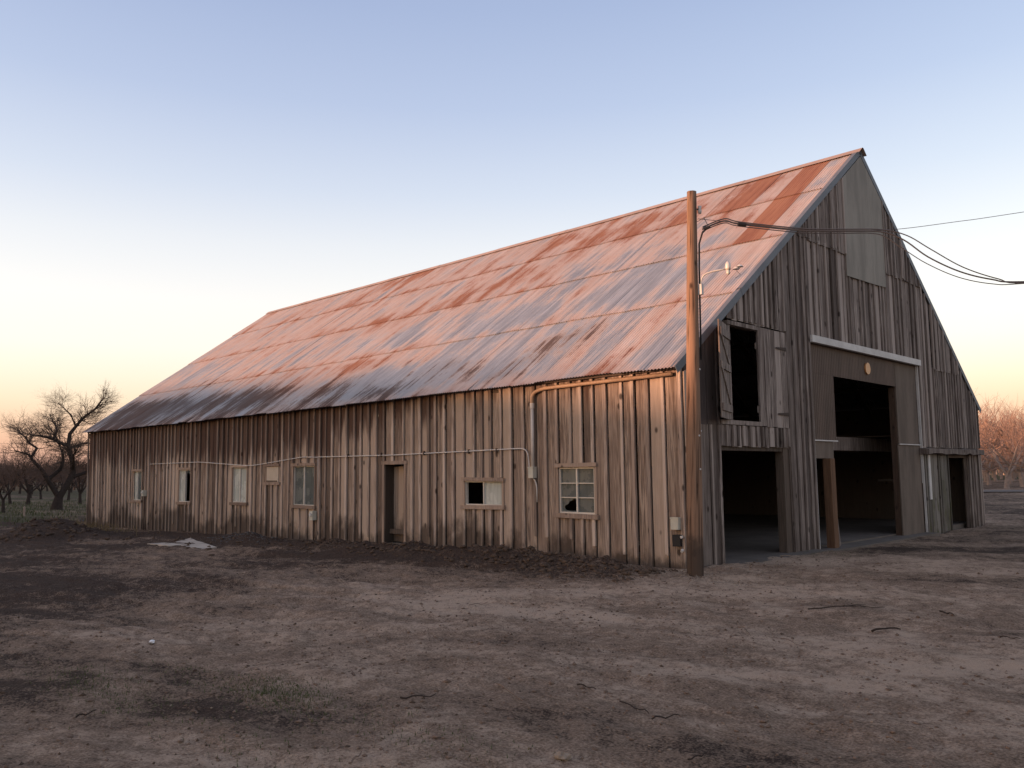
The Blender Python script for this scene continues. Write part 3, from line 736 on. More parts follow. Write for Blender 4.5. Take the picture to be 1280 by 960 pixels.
MB().box((-L+.2, .15, 2.31), (-.25, 4.7, 2.34)).build('loft_floor', M['inner'], barn)
MB().box((-L+.2, 10.1, 2.31), (-.25, W-.15, 2.34)).build('loft_floor', M['inner'], barn)

# --- roof: rafters and purlins, then each corrugated sheet
SLEN = math.hypot(W/2+OE, HR-HE); CA = (W/2+OE)/SLEN; SA = (HR-HE)/SLEN
def rp(x, v, h=0.0): return (x, -OE+v*CA-h*SA, HE+v*SA+h*CA)
rf = MB()
for x in np.arange(-L+.1, 0, 1.3):
    for s in (0, 1):
        a = Vector(rp(x, .1, -.16)); b = Vector(rp(x, SLEN-.08, -.16))
        if s: a.y = W-a.y; b.y = W-b.y
        rf.obox(a, b, .05, .14, (1, 0, 0))
for v in np.arange(.12, SLEN, 1.2):
    for s in (0, 1):
        a = Vector(rp(-L+.05, v, -.045)); b = Vector(rp(-.03, v, -.045))
        if s: a.y = W-a.y; b.y = W-b.y
        rf.obox(a, b, .1, .05, (0, -SA if not s else SA, CA))
roof = rf.build('roof', M['inner'], barn)
RUST = [(-5.7, 7.95, 1.3, .8, .42), (-3.4, 8.0, 1.0, .9, .35), (-9.3, 5.65, 1.6, .55, .5), (-11.2, 5.2, 1.0, .6, .3), (-13.2, 5.2, 1.6, .8, .3), (-15.6, 9.0, 2.2, .5, .32),
        (-11.4, 2.05, 2.0, .45, .62), (-13.6, 1.2, 1.4, .5, .4), (-22, 5.2, 1.8, .8, .12), (-8.0, 6.4, 1.6, .6, .22), (-18, 7.6, 2.4, 1.0, .12), (-1.0, .7, .8, .9, .12),
        (-.4, 3.4, 1.0, .6, .12), (-16.5, 5.0, 1.6, .6, .25), (-2.2, 9.0, .7, .5, .3), (-8.3, 8.6, 1.5, .6, .25), (-16.8, 2.2, 2.0, .6, .25),
        (-2.6, 3.7, 1.3, .9, -.55), (-6.0, 3.1, 1.5, .9, -.5), (-8.6, .95, 1.6, .6, -.6), (-1.8, 5.5, .6, .5, -.4), (-5.5, 1.2, 2.0, .9, -.3), (-23, 3.4, 1.6, .8, -.2), (-10.5, 3.6, 2.5, .6, -.2),
        (-18.5, 1.2, 3.5, .9, -.25)]
DARK = [(-3.4, 1.6, .9, .9, .66), (-4.5, .6, 1.2, .6, .62), (-2.4, 2.1, .6, .4, .35), (-5.1, 3.0, .5, .4, .2), (-18.6, 1.1, 3.4, .95, .72), (-22.8, 1.0, 2.6, .95, .72), (-14.2, .9, 2.0, .7, .7),
        (-6.6, 1.1, .9, .6, .5), (-10.3, .9, 1.3, .5, .5), (-25.5, 1.2, 1.2, 1.2, .6), (-8.2, .4, 1.5, .3, .5), (-20.5, 2.6, 1.8, .7, .35)]
VL = [-.06, 2.5, 4.93, 7.3, SLEN-.02]
SW = .60; NC = int(round((L+ORR*2)/SW)); SW = (L+2*ORR)/NC
for j in range(4):
    for i in range(NC):
        x1 = ORR-i*SW; x0 = x1-SW-.035
        jv = random.uniform(-.022, .022) if j == 0 else random.uniform(-.012, .012)
        v0 = VL[j]+jv; v1 = VL[j+1]+.14 if j < 3 else VL[4]
        nu, nv = 56, 7; uu = np.linspace(x0, x1, nu); vv = np.linspace(v0, v1, nv)
        UU, VV = np.meshgrid(uu, vv, indexing='ij'); t = (VV-v0)/(v1-v0)
        ph = .0667
        hh = .022+.0105*np.sin(2*np.pi*(UU-.01)/ph)+.020*(1-t)+(.0025 if i % 2 else 0)
        skew = random.uniform(-.004, .004)
        hh = hh+.012*(fbm(UU*.5+3, VV*.5, 2)-.5)*2 + skew*t
        if j == 0: hh = hh+np.where(t < .02, random.uniform(-.008, .012), 0)
        PX = UU; PY = -OE+VV*CA-hh*SA; PZ = HE+VV*SA+hh*CA-.05*np.sin(np.pi*np.clip(-UU/L, 0, 1))*.4
        ru = np.full(UU.shape, .27)+.12*np.clip((VV-3.5)/4, 0, 1); dk = np.full(UU.shape, -.12)
        for (a, b, sx, sv, am) in RUST: ru = ru+am*np.exp(-((UU-a)/sx)**2-((VV-b)/sv)**2)
        for (a, b, sx, sv, am) in DARK: dk = dk+am*np.exp(-((UU-a)/sx)**2-((VV-b)/sv)**2)
        dk = dk+sstep(-3.5, -9, UU)*(.32*np.exp(-(VV/.4)**2)+.27*np.exp(-(VV/2.1)**4))
        if j >= 2 and i == 1: ru = ru*0+1.45
        if j == 3 and i == 3: ru = ru*0+1.0
        if j == 3 and i in (4, 2): ru = ru+.22
        if j == 2 and i == 2: ru = ru+.2
        if i == 0: ru = ru*.5+.12; dk = dk-.6
        if j == 0 and i < 2: ru = ru*.3+.1; dk = dk-.5
        # rust gathers along the lap at a sheet's lower edge
        ru = ru+.25*np.exp(-(t/.02)**2); 
        ids = np.arange(nu*nv).reshape(nu, nv); ff = np.stack([ids[:-1,:-1], ids[1:,:-1], ids[1:,1:], ids[:-1,1:]], -1).reshape(-1, 4)
        loc = np.array([(x0+x1)/2, -OE+v0*CA, HE+v0*SA])
        me = np_mesh('roof_sheet', np.stack([PX, PY, PZ], -1).reshape(-1, 3)-loc, ff, M['roof'], {'rust': ru.ravel(), 'dark': dk.ravel()})
        link_mesh('roof_sheet', me, roof, tuple(loc))
bs = MB(); n = int((L+.1)/.0667*4)
for i in range(n+1):
    x = -L-ORR+(L+2*ORR)*i/n; h = .024+.0105*math.sin(2*math.pi*x/.0667)
    for v in (-.05, SLEN-.02): q = rp(x, v, h); bs.v.append((q[0], W-q[1], q[2]))
    if i: a = 2*i; bs.f.append((a-2, a-1, a+1, a))
bs.build('back_slope', plain('plain_zinc', (.33, .32, .32), .6, .3, .4, var=.4, scale=1), roof, smooth=True)
for i in range(9):      # ridge cap lengths
    xa = ORR+.09-i*(L+.2)/9; xb = xa-(L+.2)/9-.05; rc = MB(); k = len(rc.v); lift = .05+.006*(i % 2)
    prof = [(-.20, -.20*SL+.0), (-.05, -.022), (0, .0), (.05, -.022), (.20, -.20*SL)]
    for x in (xa, xb):
        for (dy, dz) in prof: rc.v.append((x, W/2+dy, HR+lift+.02+dz-.05*.4*math.sin(math.pi*min(1, max(0, -x/L)))))
    for a in range(4): rc.f.append((a, a+1, a+6, a+5))
    rc.build('ridge_cap', M['ridge'] if 'ridge' in M else M.setdefault('ridge', plain('ridge_iron', (.40, .30, .25), .7, .3, .2, var=.4, scale=1.2)), roof)
for s in (0, 1):        # rake flashing in overlapping lengths
    bounds = [-.06, 2.55, 5.2, SLEN] if s == 0 else [-.06, 3.2, 6.4, SLEN]
    for q in range(3):
        a, b = bounds[q], bounds[q+1]+(.06 if q < 2 else 0); t = MB(); x = ORR+.012+.004*q
        for v in (a, b):
            for (dx, h) in ((0, .055), (0, -.075), (-.012, -.075), (-.012, .045), (-.10, .045), (-.10, .055)):
                p_ = rp(x+dx, v, h); t.v.append((p_[0], W-p_[1] if s else p_[1], p_[2]))
        for i in range(6): t.f.append((i, (i+1) % 6, 6+(i+1) % 6, 6+i))
        t.f += [(5, 4, 3, 2, 1, 0), (6, 7, 8, 9, 10, 11)]
        t.build('rake_flashing', M['steel'], roof)

# ------------------------------------------------------------------ utility pole at the corner
PB = Vector((.44, -.5, 0)); PT = Vector((.535, -.405, 5.83))
def pole(name, b, t, r0, r1, label, cat='utility pole'):
    root = tag(empty(name, b), label, cat); mb = MB(); ck = []; n = 48; k = 30
    for i in range(k):
        f = i/(k-1); c = b.lerp(t, f)-b; r = r0+(r1-r0)*f
        if i == 0: c.z = -.35
        for j in range(n):
            an = 2*math.pi*j/n; gv = float(vnoise(j*.8+9, i*.42+b.x)); cv = max(0, min(1, (gv-.66)/.2)); cr_ = -.09*cv; ck.append(cv)
            rr = r*(1+.03*math.sin(3*an+i*.2)+cr_+random.uniform(-.008, .008)); mb.v.append((c.x+rr*math.cos(an), c.y+rr*math.sin(an), c.z))
    for i in range(k-1):
        for j in range(n): a = i*n+j; e = i*n+(j+1) % n; mb.f.append((a, e, e+n, a+n))
    mb.f.append(tuple((k-1)*n+j for j in range(n)))
    sh_ = mb.build('shaft', M['pole'], root, smooth=True); at = sh_.data.attributes.new('crack', 'FLOAT', 'POINT'); at.data.foreach_set('value', ck); return root
up = pole('utility_pole', PB, PT, .128, .073, 'tall tan wooden utility pole standing at the near corner of the barn')
def onp(z, ang, out=0.0):
    """point on the pole's surface, local to its root; ang measured in plan"""
    f = z/PT.z; c = PB.lerp(PT, f)-PB; r = .128+(.073-.128)*f+out
    return Vector((c.x+r*math.cos(ang), c.y+r*math.sin(ang), z))
RA = math.radians(44.8)       # camera-right direction in plan
hd = MB()
p0 = onp(5.15, RA-.5, .02)
hd.tube([onp(3.2, RA-.3, .022), onp(4.6, RA-.3, .022), onp(5.0, RA-.35, .03), onp(5.16, RA-.35, .08), onp(5.22, RA-.3, .14)], .014, 8)
hd.build('service_riser', M['black'], up, smooth=True)
MB().tube([onp(5.22, RA-.3, .10), onp(5.25, RA-.3, .2)], [.032, .022], 10).build('weatherhead', M['black'], up)
MB().tube([onp(5.55, RA, -.01), onp(5.55, RA, .07)], .014, 6).build('bolt', M['iron'], up)
ins = MB().tube([onp(5.48, RA, .05), onp(5.52, RA, .05), onp(5.56, RA, .05), onp(5.60, RA, .05)], [.022, .032, .022, .03], 10).build('insulator', M['white'], up, smooth=True)
MB().tube([onp(5.35, RA, .0), onp(5.42, RA+.1, .12), onp(5.26, RA+.1, .2)], .006, 5).build('tie_wire', M['wire'], up)
# yard lamp: arm and head
arm = MB().tube(arc([onp(4.28, RA-.3, .03), onp(4.5, RA-.3, .06), onp(4.55, RA-.3, .22), onp(4.57, RA-.3, .42)]), .013, 8).build('lamp_arm', M['alu'], up, smooth=True)
MB().box(tuple(onp(4.23, RA-.3, .02)-Vector((.022, .022, .03))), tuple(onp(4.33, RA-.3, .05)+Vector((.022, .022, .03)))).build('junction_box', M['white'], up)
c = onp(4.58, RA-.3, .45)
lh = MB().tube([c+Vector((0, 0, .10)), c+Vector((0, 0, .06)), c+Vector((0, 0, .0)), c+Vector((0, 0, -.03))], [.02, .04, .045, .03], 12).build('lamp_head', M['alu'], up, smooth=True)
MB().tube([c+Vector((0, 0, -.03)), c+Vector((0, 0, -.08)), c+Vector((0, 0, -.10))], [.026, .03, .012], 10).build('bulb', M['glass_pale'], lh, smooth=True)
sp_ = MB(); hd_ = Vector((math.cos(RA-.3), math.sin(RA-.3), 0))
for k in range(2):
    cc = c+hd_*(.12+.05*k)+Vector((0, 0, -.02+.03*k)); rr = .055
    sp_.tube([cc+Vector((0, 0, -.005)), cc+hd_*.0+Vector((0, 0, .03))], [rr, .02], 14)
sp_.build('lamp_shade', M['alu'], lh)
MB().tube([c+hd_*.1+Vector((0, 0, -.02)), c+hd_*.18+Vector((0, 0, -.12)), c+hd_*.1+Vector((0, 0, -.16))], .004, 5).build('guard_wire', M['wire'], lh)
for z, aa in ((3.05, RA-.55), (2.05, RA-1.0), (2.12, RA-.2), (1.55, RA-.9)): MB().tube([onp(z, aa, -.01), onp(z, aa, .012)], .014, 8).build('nail_head', M['white'], up)

P2 = Vector((14, 16, -.1)); up2 = pole('utility_pole', P2, Vector((14, 16, 8.6)), .16, .11, 'second wooden utility pole beyond the right side of the yard')
def wire(pts, r, label, sub=6):
    """smooth cable through the given points"""
    P_ = [Vector(p) for p in pts]; o = []
    for i in range(len(P_)-1):
        p0, p1, p2, p3 = P_[max(i-1, 0)], P_[i], P_[i+1], P_[min(i+2, len(P_)-1)]
        for k in range(sub):
            t = k/sub; o.append(.5*((2*p1)+(p2-p0)*t+(2*p0-5*p1+4*p2-p3)*t*t+(3*p1-p0-3*p2+p3)*t**3))
    o.append(P_[-1]); w = MB().tube(o, r, 6).build('overhead_wire', M['wire'], None, smooth=True)
    return tag(w, label, 'wire')
A = [(.63, -.28, 5.24), (.85, -.01, 5.38), (1.02, .18, 5.33), (1.63, .93, 5.25), (2.05, 1.44, 5.25), (2.47, 1.95, 5.255)]
wire(A+[(2.71, 2.25, 5.13), (2.96, 2.55, 4.86), (3.29, 2.95, 4.63), (3.63, 3.37, 4.51), (3.97, 3.79, 4.48), (5.5, 5.65, 4.6), (9, 9.9, 5.6), (13.9, 15.9, 7.6)], .013, 'thick grey service cable drooping lowest to the right of the barn')
B = [(x+.01, y-.01, z+.03) for x, y, z in A]
wire(B+[(2.75, 2.28, 5.2), (3.0, 2.58, 4.98), (3.33, 2.99, 4.70), (3.7, 3.45, 4.52), (4.0, 3.83, 4.465), (5.5, 5.67, 4.63), (9, 9.9, 5.68), (13.9, 15.9, 7.75)], .010, 'grey service cable in the middle of the drooping bundle')
Cc = [(x-.012, y+.012, z-.028) for x, y, z in A]
wire(Cc[:-1]+[(2.44, 1.95, 5.22), (2.66, 2.25, 5.02), (2.93, 2.55, 4.76), (3.27, 2.95, 4.54), (3.63, 3.38, 4.44), (3.98, 3.81, 4.455), (5.5, 5.66, 4.66), (9, 9.9, 5.75), (13.9, 15.9, 7.9)], .008, 'thin inner service cable curving down from the gable to the right')
wire([(.6, -.34, 5.4), (1.02, .17, 5.345), (1.63, .94, 5.268), (2.2, 1.63, 5.27), (2.63, 2.16, 5.30), (3.3, 2.98, 5.45), (4.03, 3.86, 5.63), (8, 8.7, 6.68), (13.9, 15.9, 8.3)], .005, 'thin taut support wire rising straight towards the right edge')
bd = MB().tube([(1.0, .15, 5.33), (1.08, .25, 5.32)], .028, 8).build('cable_clamp', M['black'], None)
tag(bd, 'small black clamp gripping the overhead cables near the pole', 'clamp')

# ------------------------------------------------------------------ trees
def rnd_dir(d, ang):
    a = d.orthogonal().normalized(); b = d.cross(a); ph = random.uniform(0, 2*math.pi)
    return (d*math.cos(ang)+(a*math.cos(ph)+b*math.sin(ph))*math.sin(ang)).normalized()
def grow(mbs, p, d, ln, r, lev, spec):
    """recursive bare branch; mbs = (limbs, twigs)"""
    n = 3 if lev < 3 else 2; pts = [p]; rr = [r]; dd = d
    for i in range(n):
        dd = (dd+Vector((random.gauss(0, 1), random.gauss(0, 1), random.gauss(0, 1)))*spec['wob']+Vector((0, 0, spec['up']))).normalized()
        pts.append(pts[-1]+dd*(ln/n)); rr.append(r*(1-(.45 if lev < spec['max'] else .6)*(i+1)/n))
    (mbs[0] if lev < 2 else mbs[1]).tube(pts, rr, 7 if lev == 0 else (5 if lev == 1 else 3), cap=False)
    if lev >= spec['max']: return
    k = spec['kids'][lev]
    for i in range(k):
        t = random.uniform(.3, 1.0) if i < k-1 else 1.0
        f = t*n; a = min(int(f), n-1); q = pts[a].lerp(pts[a+1], f-a); base_d = (pts[a+1]-pts[a]).normalized()
        nd = rnd_dir(base_d, random.uniform(*spec['ang']) if t < 1 else random.uniform(.1, .5))
        if nd.z < -.25: nd.z *= -.3; nd.normalize()
        grow(mbs, q, nd, ln*random.uniform(.55, .85), rr[a]*random.uniform(.5, .72), lev+1, spec)
def orchard_meshes(seed, h, dense=1.0, mats=('bark', 'twig')):
    random.seed(seed); limbs, twigs = MB(), MB()
    th = h*random.uniform(.14, .2); lean = Vector((random.uniform(-.12, .12), random.uniform(-.12, .12), 1)).normalized()
    limbs.tube([Vector((0, 0, -.25)), Vector((0, 0, .12)), lean*th*.6, lean*th], [h*.036, h*.027, h*.022, h*.022], 8, cap=False)
    k = random.choice((4, 5)); spec = dict(wob=.16, up=.05, kids=[4, 5, 6, 3], ang=(.4, 1.05), max=4)
    for i in range(k):
        az = 2*math.pi*i/k+random.uniform(-.4, .4); d = Vector((math.cos(az)*.72, math.sin(az)*.72, random.uniform(.7, 1.1))).normalized()
        grow((limbs, twigs), lean*th*.95, d, h*random.uniform(.30, .40), h*.014, 1, spec)
    z = max(v[2] for v in twigs.v); s = h/z
    a = []
    for mb, nm, mt in ((limbs, 'trunk', mats[0]), (twigs, 'crown', mats[1])):
        me = bpy.data.meshes.new(nm); me.from_pydata([(x*s, y*s, q*s) for x, y, q in mb.v], [], mb.f); me.materials.append(M[mt]); a.append(me)
    return a
VAR = [orchard_meshes(100+i, 5.0) for i in range(4)]
VARP = [orchard_meshes(200+i, 5.6, 1.0, ('paletrunk', 'twig_warm')) for i in range(3)]
random.seed(21)
def plant(name, meshes, x, y, s, rz, label, group, dz=0.0, sz=1.0):
    o = empty(name, (x, y, gz(x, y)+dz)); o.rotation_euler.z = rz; o.scale = (s, s, s*sz)
    tag(o, label, 'tree', group)
    for nm, me in zip(('trunk', 'crown'), meshes): link_mesh(nm, me, o)
    return o
def pixel_x(x, y, z=1):
    q = Vector((x, y, z))-CAM; dz = q.dot(d_); return 640+FPX*q.dot(R_)/dz if dz > 0 else -9999
nl = nr = 0
cand = []
for i in range(60):
    for j in range(60):
        x = -62-i*6.2+random.uniform(-.5, .5); y = -6+j*6.2+random.uniform(-.5, .5); cand.append((x, y))
for (x, y) in cand:
    px = pixel_x(x, y); dist = math.hypot(x-CAM.x, y-CAM.y)
    if -60 < px < 118 and dist < 330 and nl < 140 and not (dist < 100 and 40 < px < 108 and random.random() < .35):
        nl += 1; plant('orchard_tree', random.choice(VAR), x, y, random.uniform(.85, 1.15), random.uniform(0, 6.28), 'bare brown orchard tree in the rows left of the barn', 'bare orchard trees left of the barn')
for i in range(24):
    for j in range(26):
        x = -120+i*6+random.uniform(-.5, .5); y = 63+j*6.2+random.uniform(-.5, .5); px = pixel_x(x, y)
        if 1205 < px < 1330 and nr < 90:
            nr += 1; plant('orchard_tree', random.choice(VARP), x, y, random.uniform(1.4, 1.9), random.uniform(0, 6.28), 'bare pale-trunked orchard tree beyond the track right of the barn', 'bare orchard trees right of the barn')
for (px, py, s_, lb) in ((4, 641, .72, 'small bare orchard tree at the left edge of the picture'), (35, 630, 1.0, 'bare orchard tree with a crooked trunk left of the old forked tree'), (100, 629, 1.05, 'bare orchard tree between the old forked tree and the barn corner')):
    v = d_+R_*((px-640)/FPX)+U_*((480-py)/FPX); q = CAM+v*((-.42-CAM.z)/v.z)
    plant('orchard_tree', random.choice(VAR), q.x, q.y, s_, random.uniform(0, 6.28), lb, 'bare orchard trees left of the barn')
# orchard rows out of view on the sunset side of the yard: their shade lies over the yard and the long wall
s2 = Vector((sdir.x, sdir.y, 0)).normalized(); t2 = Vector((s2.y*-1, s2.x, 0))
if t2.x < 0: t2 = -t2
nb = 0
for r in range(2):
    for k in range(-17, 18):
        c = Vector((-13, 0, 0))+s2*(62+r*5.5)+t2*(k*3.6+r*1.7+random.uniform(-.4, .4)); f = (k+17)/34
        nb += 1; plant('orchard_tree', VAR[nb % 4], c.x, c.y, (1.42-.30*f)*random.uniform(.93, 1.04), random.uniform(0, 6.28), 'bare orchard tree in the rows behind the camera on the sunset side', 'orchard rows behind the camera', sz=1.0)

lv = MB(); nL = 88          # unseen bank added to block the low sun, crest shaped for the shadow edge
for i in range(nL+1):
    k = -110+220*i/nL; top = float(np.interp(k, (-110, -60, -40, -13, -8, 3, 8, 12.4, 17, 60, 110), (10, 9.4, 8.2, 7.6, 7.4, 6.85, 6.45, 5.8, 5.2, 5.0, 5.0)))+random.uniform(-.12, .12)
    for (o, z) in ((66, -.6), (76, top), (81, top+.1), (92, -.6)): c = Vector((-13, 0, 0))+s2*o+t2*k; lv.v.append((c.x, c.y, z))
    if i:
        a = 4*i-4
        for j in range(3): lv.f.append((a+j, a+j+1, a+j+5, a+j+4))
tag(lv.build('shade_bank', M['drygrass'], smooth=True), kind='structure')
# the big old tree left of the barn
random.seed(5)
TB = Vector((-45, 4.6, gz(-45, 4.6))); K = .0522
TR = Vector((R_.x, R_.y, 0)).normalized(); TD = Vector((-TR.y, TR.x, 0))
def tp(zx, zy, dep=0.0):
    px = zx/5.33; py = 480+zy/5.33; return TR*((px-72)*K*.86)+Vector((0, 0, (638-py)*K*.84))+TD*dep
limbs, twigs = MB(), MB()
LIMBS = [([(382, 850, 0), (385, 800, 0), (395, 740, 0)], .36, .22),
         ([(400, 745, 0), (440, 650, .2), (458, 580, .4), (450, 500, .4), (432, 430, .3), (430, 385, .2)], .19, .11),
         ([(390, 745, 0), (345, 650, -.3), (305, 565, -.5), (262, 505, -.7), (235, 455, -.9), (160, 428, -1.2)], .16, .035),
         ([(330, 625, -.2), (362, 560, .5), (355, 500, .9), (330, 450, 1.2), (300, 415, 1.5)], .12, .05),
         ([(430, 390, .2), (430, 310, .3), (470, 240, .5), (510, 185, .6), (565, 135, .8), (600, 75, .9), (620, 50, 1.0)], .12, .025),
         ([(430, 392, .2), (395, 375, -.2), (365, 350, -.5), (320, 330, -.9), (270, 325, -1.3)], .10, .03),
         ([(368, 350, -.5), (375, 300, -.3), (340, 258, .2), (295, 215, .5), (245, 165, .9)], .07, .02),
         ([(250, 470, -.8), (255, 410, -.4), (190, 375, -.2), (140, 330, .1), (90, 305, .3), (55, 260, .4)], .08, .02),
         ([(460, 610, .4), (510, 580, 1.0), (545, 545, 1.5), (600, 515, 2.0), (640, 500, 2.4)], .11, .035),
         ([(458, 560, .4), (500, 500, -.3), (530, 460, -.8), (575, 430, -1.2)], .09, .03),
         ([(432, 410, .3), (480, 375, 1.0), (540, 370, 1.6), (590, 380, 2.1)], .07, .02),
         ([(300, 420, 1.5), (260, 330, 1.6), (225, 280, 1.6), (185, 235, 1.7)], .05, .015),
         ([(455, 255, .5), (440, 180, .2), (405, 130, -.1), (380, 100, -.3)], .05, .015),
         ([(490, 215, .5), (540, 225, .2), (590, 250, -.1)], .04, .012)]
spec = dict(wob=.24, up=.03, kids=[0, 0, 5, 4, 2], ang=(.4, 1.2), max=5)
for pts, r0, r1 in LIMBS:
    P_ = [tp(*q) for q in pts]; n = len(P_); rr = [r0+(r1-r0)*i/(n-1) for i in range(n)]
    limbs.tube(P_, rr, 8, cap=False)
    if r0 < .3:
        L_ = sum((P_[i+1]-P_[i]).length for i in range(n-1)); k = int(L_*(11.0 if r0 < .15 else 6.0))
        for q in range(k):
            f = (random.random()**.7)*(n-1)*.999; a = int(f); p_ = P_[a].lerp(P_[a+1], f-a); dd = (P_[a+1]-P_[a]).normalized()
            if p_.z < 2.0: continue
            nd = rnd_dir(dd, random.uniform(.5, 1.2)); nd.z = abs(nd.z)*.8+.1; nd.normalize()
            grow((limbs, twigs), p_, nd, random.uniform(.4, .8), min(.02, rr[a]*.4), 2, spec)
bt = tag(empty('old_tree', TB), 'large bare forked tree standing just left of the barn', 'tree')
limbs.build('trunk', M['bark'], bt, smooth=True); twigs.build('crown', M['twig_dark'], bt)
# ------------------------------------------------------------------ small things on the ground
random.seed(11)
def pz(px, py, z=0.0):
    v = d_+R_*((px-640)/FPX)+U_*((480-py)/FPX); t = (z-CAM.z)/v.z; q = CAM+v*t
    for _ in range(3):
        z = gz(q.x, q.y); t = (z-CAM.z)/v.z; q = CAM+v*t
    return q
sl_ = MB(); q = [pz(*p) for p in ((184, 682), (205, 679.5), (214, 680), (238, 676), (246, 678.5), (252, 680), (271, 685), (250, 687), (236, 685.5), (226, 681.5), (210, 683))]
hz = sum(p.z for p in q)/len(q)
for dz in (-.06, .03): sl_.v += [(p.x, p.y, hz+dz) for p in q]
k = len(q); sl_.f = [tuple(reversed(range(k))), tuple(range(k, 2*k))]+[(i, (i+1) % k, k+(i+1) % k, k+i) for i in range(k)]
tag(sl_.build('broken_slab', M['concrete_pale'] if 'concrete_pale' in M else M.setdefault('concrete_pale', plain('pale_concrete', (.50, .42, .34), .9, .15, var=.5, scale=2))), 'flat pale broken slab lying in the dirt by the long wall', 'slab')

def rocks(name, pts, mat, label, cat, sub=None):
    """many small lumps as one mesh"""
    base = np.array([(1,0,0),(-1,0,0),(0,1,0),(0,-1,0),(0,0,1),(0,0,-1)], float)
    tri = np.array([(0,2,4),(2,1,4),(1,3,4),(3,0,4),(2,0,5),(1,2,5),(3,1,5),(0,3,5)])
    V_, F_ = [], []; n = 0
    # one subdivision for a rounder lump
    vv = list(map(tuple, base)); mid = {}; tr = []
    def mi(a, b):
        k_ = (min(a, b), max(a, b))
        if k_ not in mid: p_ = (np.array(vv[a])+np.array(vv[b])); p_ = p_/np.linalg.norm(p_); vv.append(tuple(p_)); mid[k_] = len(vv)-1
        return mid[k_]
    for a, b, c_ in tri: x_, y_, z_ = mi(a, b), mi(b, c_), mi(c_, a); tr += [(a, x_, z_), (x_, b, y_), (z_, y_, c_), (x_, y_, z_)]
    big = np.array(vv); tr = np.array(tr)
    for (x, y, z, s) in pts:
        B_, T_ = (big, tr) if s > .03 else (base, tri)
        sc_ = s*rng.uniform(.55, 1.25, 3); sc_[2] *= .62; a = rng.uniform(0, 6.28); v_ = B_*sc_*(1+rng.uniform(-.28, .28, (len(B_), 1)))
        v_ = np.stack([v_[:,0]*math.cos(a)-v_[:,1]*math.sin(a), v_[:,0]*math.sin(a)+v_[:,1]*math.cos(a), v_[:,2]], 1)+np.array([x, y, z+s*.12])
        V_.append(v_); F_.append(T_+n); n += len(B_)
    me = np_mesh(name, np.concatenate(V_), np.concatenate(F_), mat, smooth=False)
    return tag(link_mesh(name, me), label, cat, kind='stuff')
def scatter(n, fx, fy, smin, smax, pw=3.0):
    x = fx(n); y = fy(n); h = ground_h(x, y); s = smin+(smax-smin)*rng.random(n)**pw
    ok = ~((y > -.05) & (x < .1)); return [(a, b, c_, e_) for a, b, c_, e_ in zip(x[ok], y[ok], h[ok], s[ok])]
pt = scatter(5200, lambda n: rng.uniform(-9, .2, n), lambda n: -1.2+rng.normal(0, .42, n), .006, .06, 5)
pt += scatter(900, lambda n: rng.uniform(-26, -9, n), lambda n: -1.9+rng.normal(0, .8, n), .01, .07, 4)
pt += scatter(700, lambda n: rng.normal(PILE[0], 1.0, n), lambda n: rng.normal(PILE[1], .8, n), .015, .10, 4)
pt += scatter(3500, lambda n: rng.uniform(-9, 3.5, n), lambda n: rng.uniform(-10.6, -1.5, n), .005, .022, 4)
rocks('dark_dirt_clods', pt, M['dark_clod'], 'dark crumbled clods of turned soil along the long wall', 'soil')
pt = scatter(7000, lambda n: rng.uniform(-2, 7.2, n), lambda n: rng.uniform(-10.4, 3, n), .004, .028, 4)
pt += scatter(2500, lambda n: rng.uniform(.6, 6, n), lambda n: rng.uniform(-9.5, -4, n), .003, .02, 3)
rocks('dirt_clods', pt, M['clod'], 'small brown crumbs of soil scattered over the yard', 'soil')
pt = scatter(6000, lambda n: rng.uniform(-3, 7, n), lambda n: rng.uniform(-10.6, 1, n), .003, .014, 3)
rocks('pale_pebbles', pt, M['chip'], 'tiny pale pebbles and crumbs strewn across the yard', 'pebbles')
pt = scatter(900, lambda n: rng.normal(-11.9, .8, n), lambda n: rng.normal(-1.25, .3, n), .012, .035)
rocks('gravel_heap', pt, M['gravel'], 'low heap of grey gravel beside the pale slab', 'gravel')
def blades(name, pts, mat, label, cat, lo, hi, w, lie=0.0):
    V_, F_ = [], []
    for i, (x, y, z) in enumerate(pts):
        a = random.uniform(0, 6.28); ln = random.uniform(lo, hi); ti = random.uniform(.1, .7)+lie; dx, dy = math.cos(a), math.sin(a); ww = w*random.uniform(.6, 1.3)
        h1 = ln*.55; k_ = len(V_); tz = max(.004, ln*math.cos(min(ti, 1.5))); ou = ln*math.sin(min(ti, 1.5))
        V_ += [(x-dy*ww, y+dx*ww, z), (x+dy*ww, y-dx*ww, z), (x+dx*ou*.45+dy*ww*.7, y+dy*ou*.45-dx*ww*.7, z+tz*.6), (x+dx*ou, y+dy*ou, z+tz)]
        F_.append((k_, k_+1, k_+2, k_+3))
    me = np_mesh(name, np.array(V_), np.array(F_), mat, smooth=False); return tag(link_mesh(name, me), label, cat, kind='stuff')
def spots(c, n, sx, sy):
    x = rng.normal(c[0], sx, n); y = rng.normal(c[1], sy, n); h = ground_h(x, y); return list(zip(x, y, h))
gp = []
for px, py, n, sx, sy in ((345, 865, 900, .30, .14), (125, 860, 700, .55, .14), (400, 882, 300, .5, .2), (250, 850, 260, .5, .15), (330, 940, 200, .5, .15), (560, 935, 160, .4, .2), (1010, 690, 500, .7, .35)):
    c = pz(px, py); gp += spots((c.x, c.y), n, sx, sy)
blades('grass_tufts', gp, M['grass'], 'short green weeds sprouting in the dirt yard', 'weeds', .01, .032, .003)
gp = []
for k_ in range(5200):
    x = random.uniform(-66, -27.3); y = random.uniform(-7, 14); gp.append((x, y, gz(x, y) if k_ % 4 == 0 else float(base_h(x, y))))
